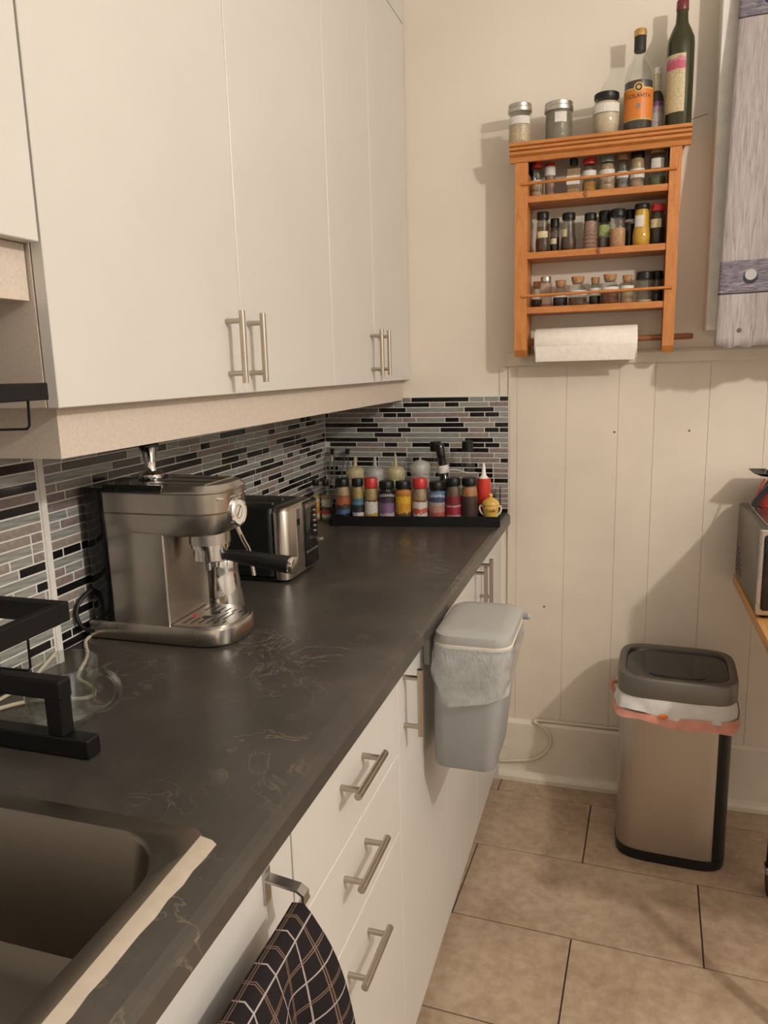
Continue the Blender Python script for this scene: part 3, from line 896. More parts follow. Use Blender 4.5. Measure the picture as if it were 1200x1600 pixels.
# ================================================================== JARS AND BOTTLES
def jar(name, label, cat, loc, r, h, kind='spice', cap='bk', caph=.016, glass='glass', fill=None, filh=.6, lab=None, group=None, dang=0):
    """lab: (material, z0 fraction, z1 fraction, half angle)"""
    t = thing(name, label, cat, loc, 0, group)
    H = h - caph
    if kind == 'spice':
        body = [(r * .9, 0), (r, .004), (r, H * .80), (r * .93, H * .88), (r * .80, H * .95), (r * .80, H)]
        capp = [(r * .93, H - .003), (r * .95, H - .001), (r * .95, h - .002), (r * .88, h)]
    elif kind == 'pinch':
        body = [(r * .85, 0), (r * .95, .004), (r, H * .22), (r * .98, H * .36), (r * .84, H * .55), (r * .84, H * .85), (r * .72, H * .95), (r * .72, H)]
        capp = [(r * .82, H - .002), (r * .84, H), (r * .84, h - .002), (r * .78, h)]
    elif kind == 'cork':
        body = [(r * .88, 0), (r, .004), (r, H * .50), (r * .93, H * .68), (r * .62, H * .86), (r * .58, H * .90), (r * .68, H * .96), (r * .66, H)]
        capp = [(r * .50, H - .008), (r * .64, H + .0005), (r * .70, h - .001), (r * .66, h)]
    elif kind == 'ridged':
        body = [(r * .88, 0), (r * .96, .003)]
        for q in range(5): body += [(r * .90, H * (.06 + .12 * q)), (r, H * (.11 + .12 * q))]
        body += [(r * .92, H * .72), (r * .97, H * .80), (r * .72, H * .90), (r * .72, H)]
        capp = [(r * .76, H - .012), (r * .80, H - .010), (r * .80, h - .002), (r * .74, h)]
    elif kind == 'mason':
        body = [(r * .90, 0), (r * .97, .005), (r, H * .2), (r, H * .78), (r * .94, H * .92), (r * .94, H)]
        capp = [(r * 1.01, H - .004), (r * 1.03, H - .002), (r * 1.03, H + caph * .35), (r * .98, H + caph * .45), (r * 1.0, h - .002), (r * .92, h)]
    elif kind == 'barrel':
        body = [(r * .72, 0), (r * .80, .004), (r * .96, H * .35), (r, H * .62), (r * .92, H * .82), (r * .80, H * .92), (r * .82, H)]
        capp = [(r * .84, H - .003), (r * .86, H - .001), (r * .86, h - .002), (r * .80, h)]
    elif kind == 'squarish':
        body = None; capp = [(r * .55, H - .002), (r * .58, H), (r * .58, h - .001), (r * .5, h)]
    if body:
        bm = nb(); lathe(bm, body, 24)
    else:
        bm = nb(); rrloft(bm, [(0, -r * .9, r * .9, -r * .65, r * .65, .003), (H * .82, -r, r, -r * .7, r * .7, .004), (H * .95, -r * .6, r * .6, -r * .5, r * .5, .006), (H, -r * .45, r * .45, -r * .45, r * .45, .006)], n=3)
    fin('glass', bm, glass, t, local=True)
    bm = nb(); lathe(bm, capp, 24); c = fin('cap' if kind != 'cork' else 'cork', bm, cap, t, local=True)
    if fill is not None:
        top = H * filh; pr = []
        if body:
            pts = [(a * .94, max(b, .0015)) for a, b in body]
            for (a0, z0), (a1, z1) in zip(pts, pts[1:]):
                if z0 <= top: pr.append((a0, z0))
                if z0 <= top < z1:
                    f = (top - z0) / (z1 - z0); pr.append((a0 + f * (a1 - a0), top)); break
            bm = nb(); lathe(bm, pr, 20)
        else:
            bm = nb(); rrloft(bm, [(.0015, -r * .84, r * .84, -r * .6, r * .6, .003), (top, -r * .94, r * .94, -r * .65, r * .65, .003)], n=3)
        fin('contents', bm, fill, t, local=True)
    if lab:
        lm, f0, f1, ha = lab
        a = toward_cam(loc[0], loc[1]) + dang
        if body:
            def rad(z):
                for (r0, z0), (r1, z1) in zip(body, body[1:]):
                    if z0 <= z <= z1 and z1 > z0: return r0 + (r1 - r0) * (z - z0) / (z1 - z0)
                return body[-1][0]
            rr = max(rad((f0 + (f1 - f0) * q / 12) * H) for q in range(13)) + .0009
            bm = patch(rr, f0 * H, f1 * H, a - ha, a + ha, 10)
        else:
            bm = nb(); box(bm, -r * .92, r * .92, -r * .7 - .001, -r * .7 + .0004, f0 * H, f1 * H)
        fin('label', bm, lm, t, local=True, smooth=False)
    return t


cont('c_beige', (.42, .30, .18)); cont('c_tan', (.36, .25, .14)); cont('c_brown', (.13, .075, .045)); cont('c_pinkbr', (.30, .17, .13))
cont('c_yellow', (.62, .34, .02), .1); cont('c_orange', (.48, .22, .03)); cont('c_peach', (.50, .27, .14)); cont('c_dark', (.022, .018, .016))
cont('c_green', (.10, .12, .05)); cont('c_red', (.17, .055, .03)); cont('c_grey', (.22, .20, .17)); cont('c_oat', (.55, .42, .28)); cont('c_olive', (.21, .19, .13), .15, 60)
cont('c_pale', (.58, .47, .34), .12); cont('c_copper', (.42, .18, .06)); cont('c_coffee', (.05, .035, .025)); cont('c_mustard', (.40, .28, .10)); cont('c_oil', (.50, .45, .27), .05, 10)

# ---------------- spice rack
rk = thing('spice_rack', 'orange pine wall spice rack with three shelves and a paper towel bar', 'spice rack', (.875, -.06, 1.40))
RD = -.118
for x0, x1 in ((.6545, .690), (1.0625, 1.092)):
    bm = nb(); loft(bm, [[(x, -.001, 1.4125), (x, -.0185, 1.4125), (x, -.0195, 1.408), (x, RD + .012, 1.400), (x, RD, 1.418), (x, RD, 1.931), (x, RD + .011, 1.933), (x, RD + .011, 1.960), (x, -.001, 1.960)] for x in (x0, x1)])
    fin('side_panel', bm, 'pine', rk, smooth=False)
for zz in (1.8422, 1.6902, 1.5386):
    bm = nb(); box(bm, .689, 1.064, RD + .004, -.001, zz - .018, zz, .001); fin('shelf', bm, 'pine_h', rk, smooth=False)
bm = nb()
extr(bm, [(-.001, 1.9585), (RD + .010, 1.9585), (RD + .010, 1.932), (RD - .002, 1.932), (RD - .006, 1.944), (RD - .016, 1.950), (RD - .016, 1.957), (RD - .012, 1.958), (RD - .020, 1.961), (RD - .020, 1.967), (RD - .016, 1.968),
          (RD - .024, 1.971), (RD - .024, 1.979), (-.001, 1.979)], 'x', .640, 1.113)
fin('cornice', bm, 'pine_h', rk, smooth=False)
for x0, x1 in ((.646, .690), (1.0625, 1.104)):
    bm = nb(); loft(bm, [[(x, -.001, z), (x, RD + .02, z)] + [(x1b, RD + .02, z), (x1b, -.001, z)] for z, x, x1b in ((1.905, (x0 + .009 if x0 < .8 else x0), (x1 if x0 < .8 else x1 - .011)), (1.960, x0, x1))])
    fin('bracket', bm, 'pine_h', rk, smooth=False)
for z, za in ((1.8735, 0), (1.5695, 0)):
    bm = nb(); cyl(bm, (.676, RD - .003, z), (1.081, RD - .003, z + .003), .0042, 10); fin('rail', bm, 'pine_h', rk)
for x, z in ((.848, 1.8335), (.886, 1.6815)):
    bm = nb(); lathe(bm, [(.0075, -.001), (.0075, .0015), (.004, .003), (0, .003)], 12, mat=Matrix.Translation((x, RD + .004, z)) @ Matrix.Rotation(PI / 2, 4, 'X')); fin('wood_knot', bm, 'pine_d', rk)
bm = nb(); cyl(bm, (.672, -.066, 1.4395), (1.14, -.066, 1.4425), .0085, 14); lathe(bm, [(.0085, 0), (.006, .005), (0, .0065)], 14, mat=Matrix.Translation((1.14, -.066, 1.4425)) @ Matrix.Rotation(PI / 2, 4, 'Y'))
fin('dowel', bm, 'pine_d', rk)
pr = thing('paper_towel_roll', 'white paper towel roll on the dowel under the spice rack', 'paper towel', (.855, -.066, 1.430))
bm = nb(); q = Matrix.Translation((.712, -.066, 1.4315)) @ Matrix.Rotation(PI / 2 - .006, 4, 'Y')
lathe(bm, [(.020, 0), (.0465, 0), (.0472, .001), (.0472, .284), (.0465, .285), (.020, .285)], 40, mat=q, ring=True); fin('sheet_roll', bm, 'paper', pr)
bm = nb(); lathe(bm, [(.0195, -.001), (.0205, -.001), (.0205, .286), (.0195, .286)], 24, mat=q, ring=True); fin('core', bm, 'creamplastic', pr)
bm = nb(); L = []
for k in range(9):
    x = .716 + .276 * k / 8; L.append([(x, -.1128, 1.43), (x, -.1122, 1.40), (x, -.108, 1.383), (x, -.1074, 1.3832), (x, -.1116, 1.4002), (x, -.1122, 1.43)])
loft(bm, L); fin('loose_sheet', bm, 'paper', pr)

YS = -.060
S1, S2, S3, ST = 1.8424, 1.6904, 1.5388, 1.9792
G1, G2, G3, GT = 'jars on the top rack shelf', 'jars on the middle rack shelf', 'jars on the bottom rack shelf', 'jars and bottles on top of the rack'
J = 'spice_jar'; SJ = 'spice jar'
jar(J, 'red-capped spice jar with sandy contents at the left end of the top rack shelf', SJ, (.708, YS, S1), .0175, .099, 'spice', 'red', .013, 'glass', M['c_beige'], .45, ('lblw', .44, .56, 1.1), G1)
jar(J, 'slim red-capped spice jar with a white label near its top, on the top rack shelf', SJ, (.745, YS + .008, S1), .0150, .095, 'spice', 'red', .009, 'glass', M['c_pinkbr'], .75, ('lblw', .70, .98, 1.2), G1)
jar('spice_bottle', 'flat square-shouldered tan spice bottle with black cap', 'spice bottle', (.811, YS, S1), .0200, .099, 'squarish', 'bk', .016, 'glass', M['c_tan'], .85, ('lblw', .34, .62, 1.1), G1)
jar(J, 'red-capped spice jar with orange powder, beside the flat tan bottle', SJ, (.854, YS, S1), .0190, .094, 'spice', 'red', .012, 'glass', M['c_orange'], .38, ('lblw', .48, .74, 1.2), G1)
jar(J, 'beige spice jar with sage green lid', SJ, (.902, YS, S1), .0225, .094, 'pinch', 'greencap', .013, 'glass', M['c_beige'], .92, ('lblw', .45, .72, 1.2), G1)
jar(J, 'spice jar with copper brown lid beside the green-lidded jar', SJ, (.943, YS + .005, S1), .0170, .097, 'spice', 'copper', .012, 'glass', M['c_grey'], .5, ('lblw', .40, .60, 1.1), G1)
jar(J, 'pinched spice jar with black cap and beige powder on the top rack shelf', SJ, (.982, YS, S1), .0188, .102, 'spice', 'bk', .016, 'glass', M['c_beige'], .95, ('lblw', .34, .62, 1.3), G1)
jar(J, 'wide glass jar with copper rim lid, white square label and green dregs', SJ, (1.034, YS - .004, S1), .0225, .104, 'spice', 'copper', .013, 'glass', M['c_green'], .3, ('lblw', .52, .80, .75), G1)

jar(J, 'brown spice jar with yellow label at the left end of the middle rack shelf', SJ, (.728, YS - .01, S2), .0205, .113, 'pinch', 'bk', .018, 'glass_dk', M['c_brown'], .42, ('lbly', .44, .62, .8), G2)
jar(J, 'thin dark spice jar squeezed between two wider brown spice jars', SJ, (.760, YS + .012, S2), .0135, .097, 'spice', 'bk', .022, 'glass_dk', M['c_coffee'], .6, ('lbly', .34, .55, .9), G2, -.5)
jar(J, 'tall spice jar with black cap and brown powder, label on its left edge', SJ, (.800, YS, S2), .0220, .106, 'pinch', 'bk', .016, 'glass_dk', M['c_brown'], .45, ('lbly', .46, .68, .35), G2, -.6)
jar(J, 'black-capped jar full of pinkish ground salt', SJ, (.860, YS, S2), .0210, .101, 'ridged', 'bk', .010, 'glass', M['c_pinkbr'], .93, None, G2)
jar(J, 'black-capped spice grinder with a green label', SJ, (.898, YS + .018, S2), .0175, .107, 'spice', 'bk', .026, 'glass_dk', M['c_grey'], .42, ('lblg', .48, .84, 1.3), G2)
jar(J, 'smooth spice jar with black neck cap and peach coloured powder', SJ, (.935, YS - .012, S2), .0217, .103, 'spice', 'bk', .017, 'glass', M['c_peach'], .6, None, G2)
jar(J, 'dark green spice jar half hidden beside the turmeric jar', SJ, (.967, YS + .026, S2), .0150, .106, 'spice', 'bk', .022, 'glass_dk', M['c_coffee'], .8, ('lblw', .86, .94, 1.1), G2)
jar(J, 'spice jar full of bright yellow turmeric with a black cap', SJ, (.998, YS - .012, S2), .0240, .112, 'pinch', 'bk', .012, 'glass', M['c_yellow'], .97, ('lblw', .50, .80, .55), G2, -.35)
jar(J, 'red-capped spice jar with dark contents and a pale green label', SJ, (1.040, YS, S2), .0196, .110, 'spice', 'red', .016, 'glass_dk', M['c_dark'], .5, ('lbly', .50, .74, .8), G2, -.3)

jar('cork_jar', 'small cork-stoppered jar with dark contents in the left corner of the bottom rack shelf', 'cork jar', (.709, YS + .028, S3), .0165, .078, 'cork', 'cork', .012, 'glass', M['c_dark'], .5, ('lblw', .40, .54, 1.0), G3)
jar('glass_shaker', 'ridged clear glass shaker with a silver top', 'shaker', (.739, YS - .012, S3), .0188, .086, 'ridged', 'sil', .004, 'glass_pk', M['c_pinkbr'], .12, None, G3)
jar('cork_jar', 'cork-stoppered jar of black peppercorns beside the glass shaker', 'cork jar', (.779, YS + .012, S3), .0220, .076, 'cork', 'cork', .012, 'glass', M['c_dark'], .42, ('lblw', .44, .60, 1.1), G3)
jar('cork_jar', 'wide cork-stoppered jar with grey-brown seeds', 'cork jar', (.829, YS - .004, S3), .0270, .082, 'cork', 'cork', .012, 'glass', M['c_brown'], .34, ('lblw', .42, .60, 1.1), G3)
jar('cork_jar', 'narrow cork-stoppered jar between the two widest cork jars', 'cork jar', (.877, YS + .014, S3), .0176, .079, 'cork', 'cork', .012, 'glass', M['c_dark'], .4, ('lblw', .46, .72, 1.0), G3)
jar('cork_jar', 'wide cork-stoppered jar with reddish brown spice', 'cork jar', (.918, YS - .004, S3), .0265, .083, 'cork', 'cork', .012, 'glass', M['c_red'], .45, ('lblw', .46, .66, 1.1), G3)
jar('cork_jar', 'cork-stoppered jar with light brown powder beside the black-lidded jars', 'cork jar', (.965, YS - .002, S3), .0195, .078, 'cork', 'cork', .012, 'glass', M['c_tan'], .48, ('lblw', .50, .74, 1.1), G3)
jar('glass_jar', 'clear glass jar with a wide black lid next to the last cork jar', 'glass jar', (1.011, YS - .004, S3), .0225, .084, 'mason', 'bk', .017, 'glass', M['c_pale'], .12, None, G3)
jar('glass_jar', 'narrow black-lidded jar in the right corner of the bottom rack shelf', 'glass jar', (1.045, YS + .024, S3), .0165, .087, 'mason', 'bk', .018, 'glass_dk', M['c_dark'], .6, None, G3)

YT = -.082
jar('mason_jar', 'straight mason jar of oats with silver lid on the rack top', 'mason jar', (.664, YT - .012, ST), .0325, .109, 'mason', 'sil', .018, 'glass', M['c_oat'], .62, ('lblw', .58, .80, .95), GT)
jar('mason_jar', 'squat olive-filled mason jar with silver lid and pink-edged label', 'mason jar', (.769, YT, ST), .0385, .104, 'mason', 'sil', .020, 'glass', M['c_olive'], .97, ('lblw', .55, .86, .42), GT, .15)
jar('barrel_jar', 'barrel-shaped jar of pale flour with a black lid', 'barrel jar', (.896, YT, ST), .0385, .112, 'barrel', 'bk', .012, 'glass', M['c_pale'], .88, ('lblw', .58, .80, 1.0), GT)


def bottle(name, label, cat, loc, prof, glass, parts, group=GT):
    t = thing(name, label, cat, loc, 0, group)
    bm = nb(); lathe(bm, prof, 28); fin('glass', bm, glass, t, local=True)
    for nme, pf, mt in parts:
        bm = nb(); lathe(bm, pf, 26); fin(nme, bm, mt, t, local=True)
    return t


p = (.978, YT, ST); R = .0375
t = bottle('vinegar_bottle', 'clear bottle of dark vinegar with an orange label and gold cap', 'bottle', p,
           [(R * .93, 0), (R, .004), (R, .125), (R * .98, .145), (R * .80, .168), (R * .46, .184), (.0145, .198), (.0135, .245), (.0145, .247)], 'glass',
           [('vinegar', [(R * .9, .002), (R * .96, .006), (R * .96, .127)], 'c_coffee'), ('neck_sleeve', [(.0148, .205), (.0152, .206), (.0152, .240), (.0148, .241)], 'ink'), ('cap', [(.0155, .241), (.0165, .242), (.0165, .256), (.014, .259)], 'gold')])
a = toward_cam(p[0], p[1])
bm = patch(R + .0008, .028, .108, a - 1.35, a + 1.35, 16); M['lbl_or'] = bands('orange_print_label', [(0, (.50, .33, .08)), (.05, (.62, .19, .022)), (.95, (.58, .40, .12))], .4, .01, 30, .25)
lb = fin('label', bm, 'lbl_or', t, local=True, smooth=False)
bm = nb(); lathe(bm, [(.0125, 0), (.0125, .0008), (.0105, .0010), (.0105, .0013), (0, .0013)], 20, mat=Matrix.Translation((math.cos(a) * R, math.sin(a) * R, .108)) @ Matrix.Rotation(a, 4, 'Z') @ Matrix.Rotation(PI / 2, 4, 'Y'))
fin('emblem', bm, 'gold', t, local=True)
wrap_text('COLAVITA', .0142, R + .0014, .087, a, t, 'ink')
bm = nb(); lathe(bm, [(.0085, 0), (.0085, .0016), (.0050, .0016), (.0050, 0)], 20, mat=Matrix.Translation((math.cos(a) * R, math.sin(a) * R, .108)) @ Matrix.Rotation(a, 4, 'Z') @ Matrix.Rotation(PI / 2, 4, 'Y'), ring=True)
fin('emblem_ring', bm, 'ink', t, local=True)
bm = nb(); lathe(bm, [(.006, 0), (.006, .0007), (.004, .0007), (.004, .0003), (0, .0003)], 16, mat=Matrix.Translation((math.cos(a) * (R + .0006), math.sin(a) * (R + .0006), .062)) @ Matrix.Rotation(a, 4, 'Z') @ Matrix.Rotation(PI / 2, 4, 'Y'))
fin('seal', bm, 'c_grey', t, local=True)
p = (1.026, YT + .035, ST); R = .0185
t = bottle('sauce_bottle', 'small dark sauce bottle with white cap and lilac label between two big bottles', 'bottle', p,
           [(R * .93, 0), (R, .003), (R, .088), (R * .85, .102), (R * .52, .112), (.0085, .125), (.0085, .160)], 'c_coffee',
           [('neck_label', [(.0098, .112), (.0098, .155), (.009, .156)], 'lbly'), ('cap', [(.0095, .155), (.010, .156), (.010, .170), (.009, .171)], 'white')])
a = toward_cam(p[0], p[1]); M['lbl_li'] = bands('lilac_print_label', [(0, (.50, .45, .42)), (.35, (.56, .52, .46)), (.62, (.42, .30, .38)), (.85, (.20, .08, .16))], .5, .08, 160)
fin('label', patch(R + .0007, .008, .084, a - 1.3, a + 1.3, 10), 'lbl_li', t, local=True, smooth=False)
p = (1.080, YT + .002, ST); R = .0340
t = bottle('wine_bottle', 'tall dark green bottle with burgundy top and cream label with pink print', 'bottle', p,
           [(R * .93, 0), (R, .004), (R, .205), (R * .96, .222), (R * .72, .242), (.0165, .258), (.0150, .270), (.0138, .300)], 'wineglass',
           [('foil', [(.0150, .288), (.0155, .289), (.0150, .312), (.0135, .314)], 'burg')])
a = toward_cam(p[0], p[1]) - .35
M['lbl_wine'] = bands('cream_print_label', [(0, (.56, .47, .27)), (.70, (.58, .40, .30)), (.74, (.52, .10, .16)), (.88, (.56, .22, .26)), (.94, (.56, .47, .27))], .5, .05, 60)
fin('label', patch(R + .0007, .038, .178, a - .95, a + .75, 14), 'lbl_wine', t, local=True, smooth=False)

# ---------------- counter spice tray
TR = math.atan2(.0715, .497)
tr = thing('spice_tray', 'long black stepped tray holding seasoning jars against the backsplash', 'tray', (.129, -.303, .9101), TR)
TL, TD = .508, .205
bm = nb(); box(bm, 0, TL, .002, TD, .0, .003); fin('base', bm, 'bkm', tr, local=True, smooth=False)
bm = nb(); box(bm, 0, TL, 0, .003, 0, .031, .0008); fin('front_lip', bm, 'bkm', tr, local=True, smooth=False)
for x in (.0, TL - .003):
    bm = nb(); loft(bm, [[(q, y, z) for y, z in ((0, 0), (0, .031), (.012, .031), (.012, .020), (.075, .020), (.075, .058), (.125, .058), (.125, .090), (TD, .090), (TD, 0))] for q in (x, x + .003)])
    fin('end_plate', bm, 'bkm', tr, local=True, smooth=False)
bm = nb(); box(bm, .003, TL - .003, .072, TD, .027, .030); box(bm, .003, TL - .003, .072, .075, .003, .028); fin('step', bm, 'bkm', tr, local=True, smooth=False)
tu = Vector((math.cos(TR), math.sin(TR))); tv = Vector((-tu.y, tu.x)); ta = Vector((.129, -.303))


def onTray(s, v): return ta + tu * s + tv * v


def seasoning(s, h, r, cap, fillm, bandlist, label, txt=None, capH=.019, arch=0, f0=.05, f1=.74, txtm='inkw', warp=.06):
    q = onTray(s, .034)
    t = jar('seasoning_jar', label, 'seasoning jar', (q.x, q.y, .9132), r, h, 'spice', cap, capH, 'glass', fillm, .95, None, 'seasoning jars in the black tray')
    a = toward_cam(q.x, q.y); H = h - capH
    mt = bands('printed_jar_label', bandlist, .4, warp, 120)
    fin('label', patch(r + .0009, f0 * H, f1 * H, a - 1.35, a + 1.35, 14), mt, t, local=True, smooth=False)
    if txt: wrap_text(txt, txt_size(txt, r), r + .0014, H * f1 - .0125, a, t, txtm, 1.0, arch)
    return t


def txt_size(s, r): return min(.0135, 2.6 * r / (len(s) * .60))


BL = (.012, .011, .012)
seasoning(.033, .138, .0222, 'bk', M['c_tan'], [(0, (.40, .25, .13)), (.10, BL), (.32, (.06, .12, .24)), (.46, (.05, .035, .03)), (.66, (.34, .10, .035)), (.9, (.25, .08, .04))], 'black-capped jar with rust and blue label at the left end of the tray', warp=.12)
seasoning(.080, .138, .0186, 'bk', M['c_mustard'], [(0, (.34, .34, .38)), (.14, (.55, .54, .53)), (.42, (.02, .022, .03)), (.72, (.10, .22, .30)), (.86, (.06, .16, .24))], 'slim black-capped seasoning jar with navy and white label', f1=.66)
seasoning(.121, .140, .0212, 'red', M['c_mustard'], [(0, (.25, .22, .04)), (.22, (.42, .30, .05)), (.42, (.60, .57, .52)), (.92, (.16, .05, .03))], 'red-capped seasoning jar with white and lemon yellow label', capH=.026, warp=.16, f1=.66)
seasoning(.169, .130, .0240, 'bk', M['c_coffee'], [(0, (.50, .45, .50)), (.08, BL), (.14, (.42, .37, .42)), (.30, (.20, .11, .22)), (.62, (.05, .035, .05)), (.78, BL)], 'black seasoning jar with purple label and arched white lettering', 'FIREBARNS', .020, 6, f1=.93)
seasoning(.219, .131, .0240, 'bk', M['c_orange'], [(0, (.52, .40, .30)), (.14, (.10, .06, .03)), (.30, (.58, .28, .03)), (.60, (.66, .40, .03)), (.82, (.56, .22, .04))], 'black-capped seasoning jar with bright yellow label', 'BARNS', .020, 4, f1=.93, txtm='inkbr', warp=.14)
seasoning(.270, .139, .0230, 'red', M['c_tan'], [(0, (.24, .24, .05)), (.18, (.58, .55, .50)), (.42, (.50, .10, .06)), (.62, (.60, .57, .52)), (.93, (.20, .06, .03))], 'red-capped seasoning jar with white label and tomato print', capH=.026, warp=.2, f1=.66)
seasoning(.321, .128, .0240, 'bk', M['c_coffee'], [(0, (.34, .25, .16)), (.08, (.36, .09, .06)), (.34, (.42, .22, .20)), (.56, (.40, .32, .28)), (.66, (.04, .07, .14)), (.84, (.10, .20, .36))], 'black seasoning jar with blue and red label and arched white lettering', 'FIREBARNS', .020, 6, f1=.93)
seasoning(.370, .139, .0228, 'bk', M['c_brown'], [(0, (.20, .10, .06)), (.10, (.34, .03, .05)), (.24, (.45, .28, .25)), (.30, (.30, .02, .04)), (.60, (.40, .30, .28)), (.66, (.20, .02, .03))], 'black-capped seasoning jar with crimson label', f1=.72, warp=.05)
seasoning(.418, .139, .0240, 'bk', M['c_copper'], [(0, (.05, .03, .02)), (.16, (.30, .18, .10)), (.22, (.045, .026, .022)), (.8, (.06, .035, .03))], 'black-capped seasoning jar with copper powder and a dark label', f1=.72)

q = onTray(.480, .038)
po = thing('mustard_pot', 'little yellow glazed pot with lid and two cream handles', 'pot', (q.x, q.y, .9132), 0)
bm = nb(); lathe(bm, [(.016, 0), (.019, .003), (.021, .02), (.0235, .045), (.0240, .056), (.0225, .058)], 28); fin('body', bm, 'yglaze', po, local=True)
bm = nb(); lathe(bm, [(.0255, .057), (.0262, .059), (.0255, .063), (.020, .071), (.010, .077), (.005, .079), (.0055, .083), (.0065, .087), (.004, .091), (0, .092)], 28); fin('lid', bm, 'yglaze', po, local=True)
for s in (-1, 1):
    bm = nb(); tube(bm, [(s * .020, -.004, .026), (s * .030, -.005, .036), (s * .033, -.005, .050), (s * .028, -.004, .056), (s * .022, -.003, .051)], .0028, 8, 2); fin('handle', bm, 'creamplastic', po, local=True)
a = toward_cam(q.x, q.y)
wrap_text('Cook', .013, .0250, .043, a, po, 'ink')
for s in (-1, 1):
    bm = nb(); tube(bm, [(math.cos(a + s * .35) * .0228, math.sin(a + s * .35) * .0228, .020), (math.cos(a + s * .15) * .0225, math.sin(a + s * .15) * .0225, .012)], .0009, 6); fin('brush_mark', bm, 'ink', po, local=True)

# back row on the tray step
def squeeze(s, v, hb, ht, r, body, tip, label, k=.76):
    q = onTray(s, v)
    t = thing('squeeze_bottle', label, 'squeeze bottle', (q.x, q.y, .9403), 0, 'squeeze bottles at the back of the tray')
    bm = nb(); lathe(bm, [(r * .9, 0), (r, .004), (r * (.94 if k < .9 else .88), hb * (k + .04)), (r * .86, hb * (k + .08))], 24); fin('body', bm, body, t, local=True)
    bm = nb(); lathe(bm, [(r * (1.02 if k < .9 else .80), hb * k), (r * (1.04 if k < .9 else .82), hb * (k + .01)), (r * (1.04 if k < .9 else .78), hb * (.93 if k < .9 else .98)), (r * (.8 if k < .9 else .5), hb * (1 if k < .9 else 1.03)), (.007, hb * (1 if k < .9 else 1.04) + .006), (.005, ht * .92), (.003, ht), (0, ht)], 20); fin('nozzle_cap', bm, tip, t, local=True)
    return t


squeeze(.058, .115, .132, .168, .0285, M['c_oil'], 'oilcap', 'squeeze bottle of pale oil nearest the corner')
squeeze(.121, .115, .129, .167, .0285, 'frost', 'frost', 'frosted squeeze bottle between two pale oil bottles')
squeeze(.186, .115, .132, .174, .0290, M['c_oil'], 'oilcap', 'squeeze bottle of pale yellow oil beside the empty bottle')
squeeze(.263, .115, .150, .164, .0300, 'frost', 'frost', 'round-shouldered empty squeeze bottle')
squeeze(.458, .095, .102, .147, .0240, 'redket', 'white', 'red ketchup squeeze bottle with white nozzle', .92)
for s, lab in ((.308, 'clear glass oil bottle with black stopper left of the pepper grinder'), (.407, 'clear glass oil bottle with black stopper right of the pepper grinder')):
    q = onTray(s, .15); r = .019 if s < .35 else .0215
    t = thing('oil_bottle', lab, 'bottle', (q.x, q.y, .9403), 0, 'clear oil bottles')
    bm = nb(); lathe(bm, [(r * .9, 0), (r, .004), (r, .13), (r * .85, .150), (.011, .168), (.010, .190)], 24); fin('glass', bm, 'glass', t, local=True)
    bm = nb(); lathe(bm, [(.015, .178), (.0175, .180), (.0175, .207), (.015, .209)], 20); fin('stopper', bm, 'bk', t, local=True)
q = onTray(.352, .105)
pg = thing('pepper_grinder', 'tilted black pepper grinder with a white paper band', 'pepper grinder', (q.x, q.y, .9403), 0)
tl = Matrix.Rotation(-.14, 4, 'Y')
bm = nb(); lathe(bm, [(.014, 0.002), (.016, .006), (.0155, .10), (.013, .105), (.0125, .165), (.0135, .168), (.0135, .200), (.011, .206), (0, .207)], 22, mat=tl); fin('body', bm, 'bkgloss', pg, local=True)
bm = nb(); lathe(bm, [(.0168, .118), (.0170, .119), (.0170, .140), (.0168, .141)], 22, mat=tl); fin('paper_band', bm, 'lblw', pg, local=True)
bm = nb(); tube(bm, [(.0, -.017, .128), (.03, -.02, .130), (.058, -.018, .120), (.09, -.016, .121)], .0018, 6, 2); fin('band_tail', bm, 'lblw', pg, local=True)
# tongs leaning in the corner
for k, (p0, p1, lab) in enumerate((((.050, -.10, .9105), (.036, -.030, 1.112), 'steel tongs leaning into the backsplash corner'), ((.085, -.11, .9105), (.090, -.030, 1.112), 'second steel tongs leaning beside the corner'))):
    t = thing('kitchen_tongs', lab, 'tongs', p0)
    for s in (-1, 1):
        a_, b_ = Vector(p0), Vector(p1)
        bm = nb(); L = []
        for i in range(7):
            f = i / 6; c0 = a_.lerp(b_, f); off = s * (.003 + .0065 * math.sin(PI * min(1, f * 1.15) * .85)); w_ = .0055 - .002 * f
            L.append([(c0.x + off - .001, c0.y - w_, c0.z), (c0.x + off + .001, c0.y - w_, c0.z), (c0.x + off + .001, c0.y + w_, c0.z), (c0.x + off - .001, c0.y + w_, c0.z)])
        loft(bm, L); fin('arm', bm, 'steel', t)
    bm = nb(); box(bm, p1[0] - .007, p1[0] + .007, p1[1] - .005, p1[1] + .005, p1[2] - .016, p1[2] + .004, .002); fin('grip', bm, 'bk', t, smooth=False)
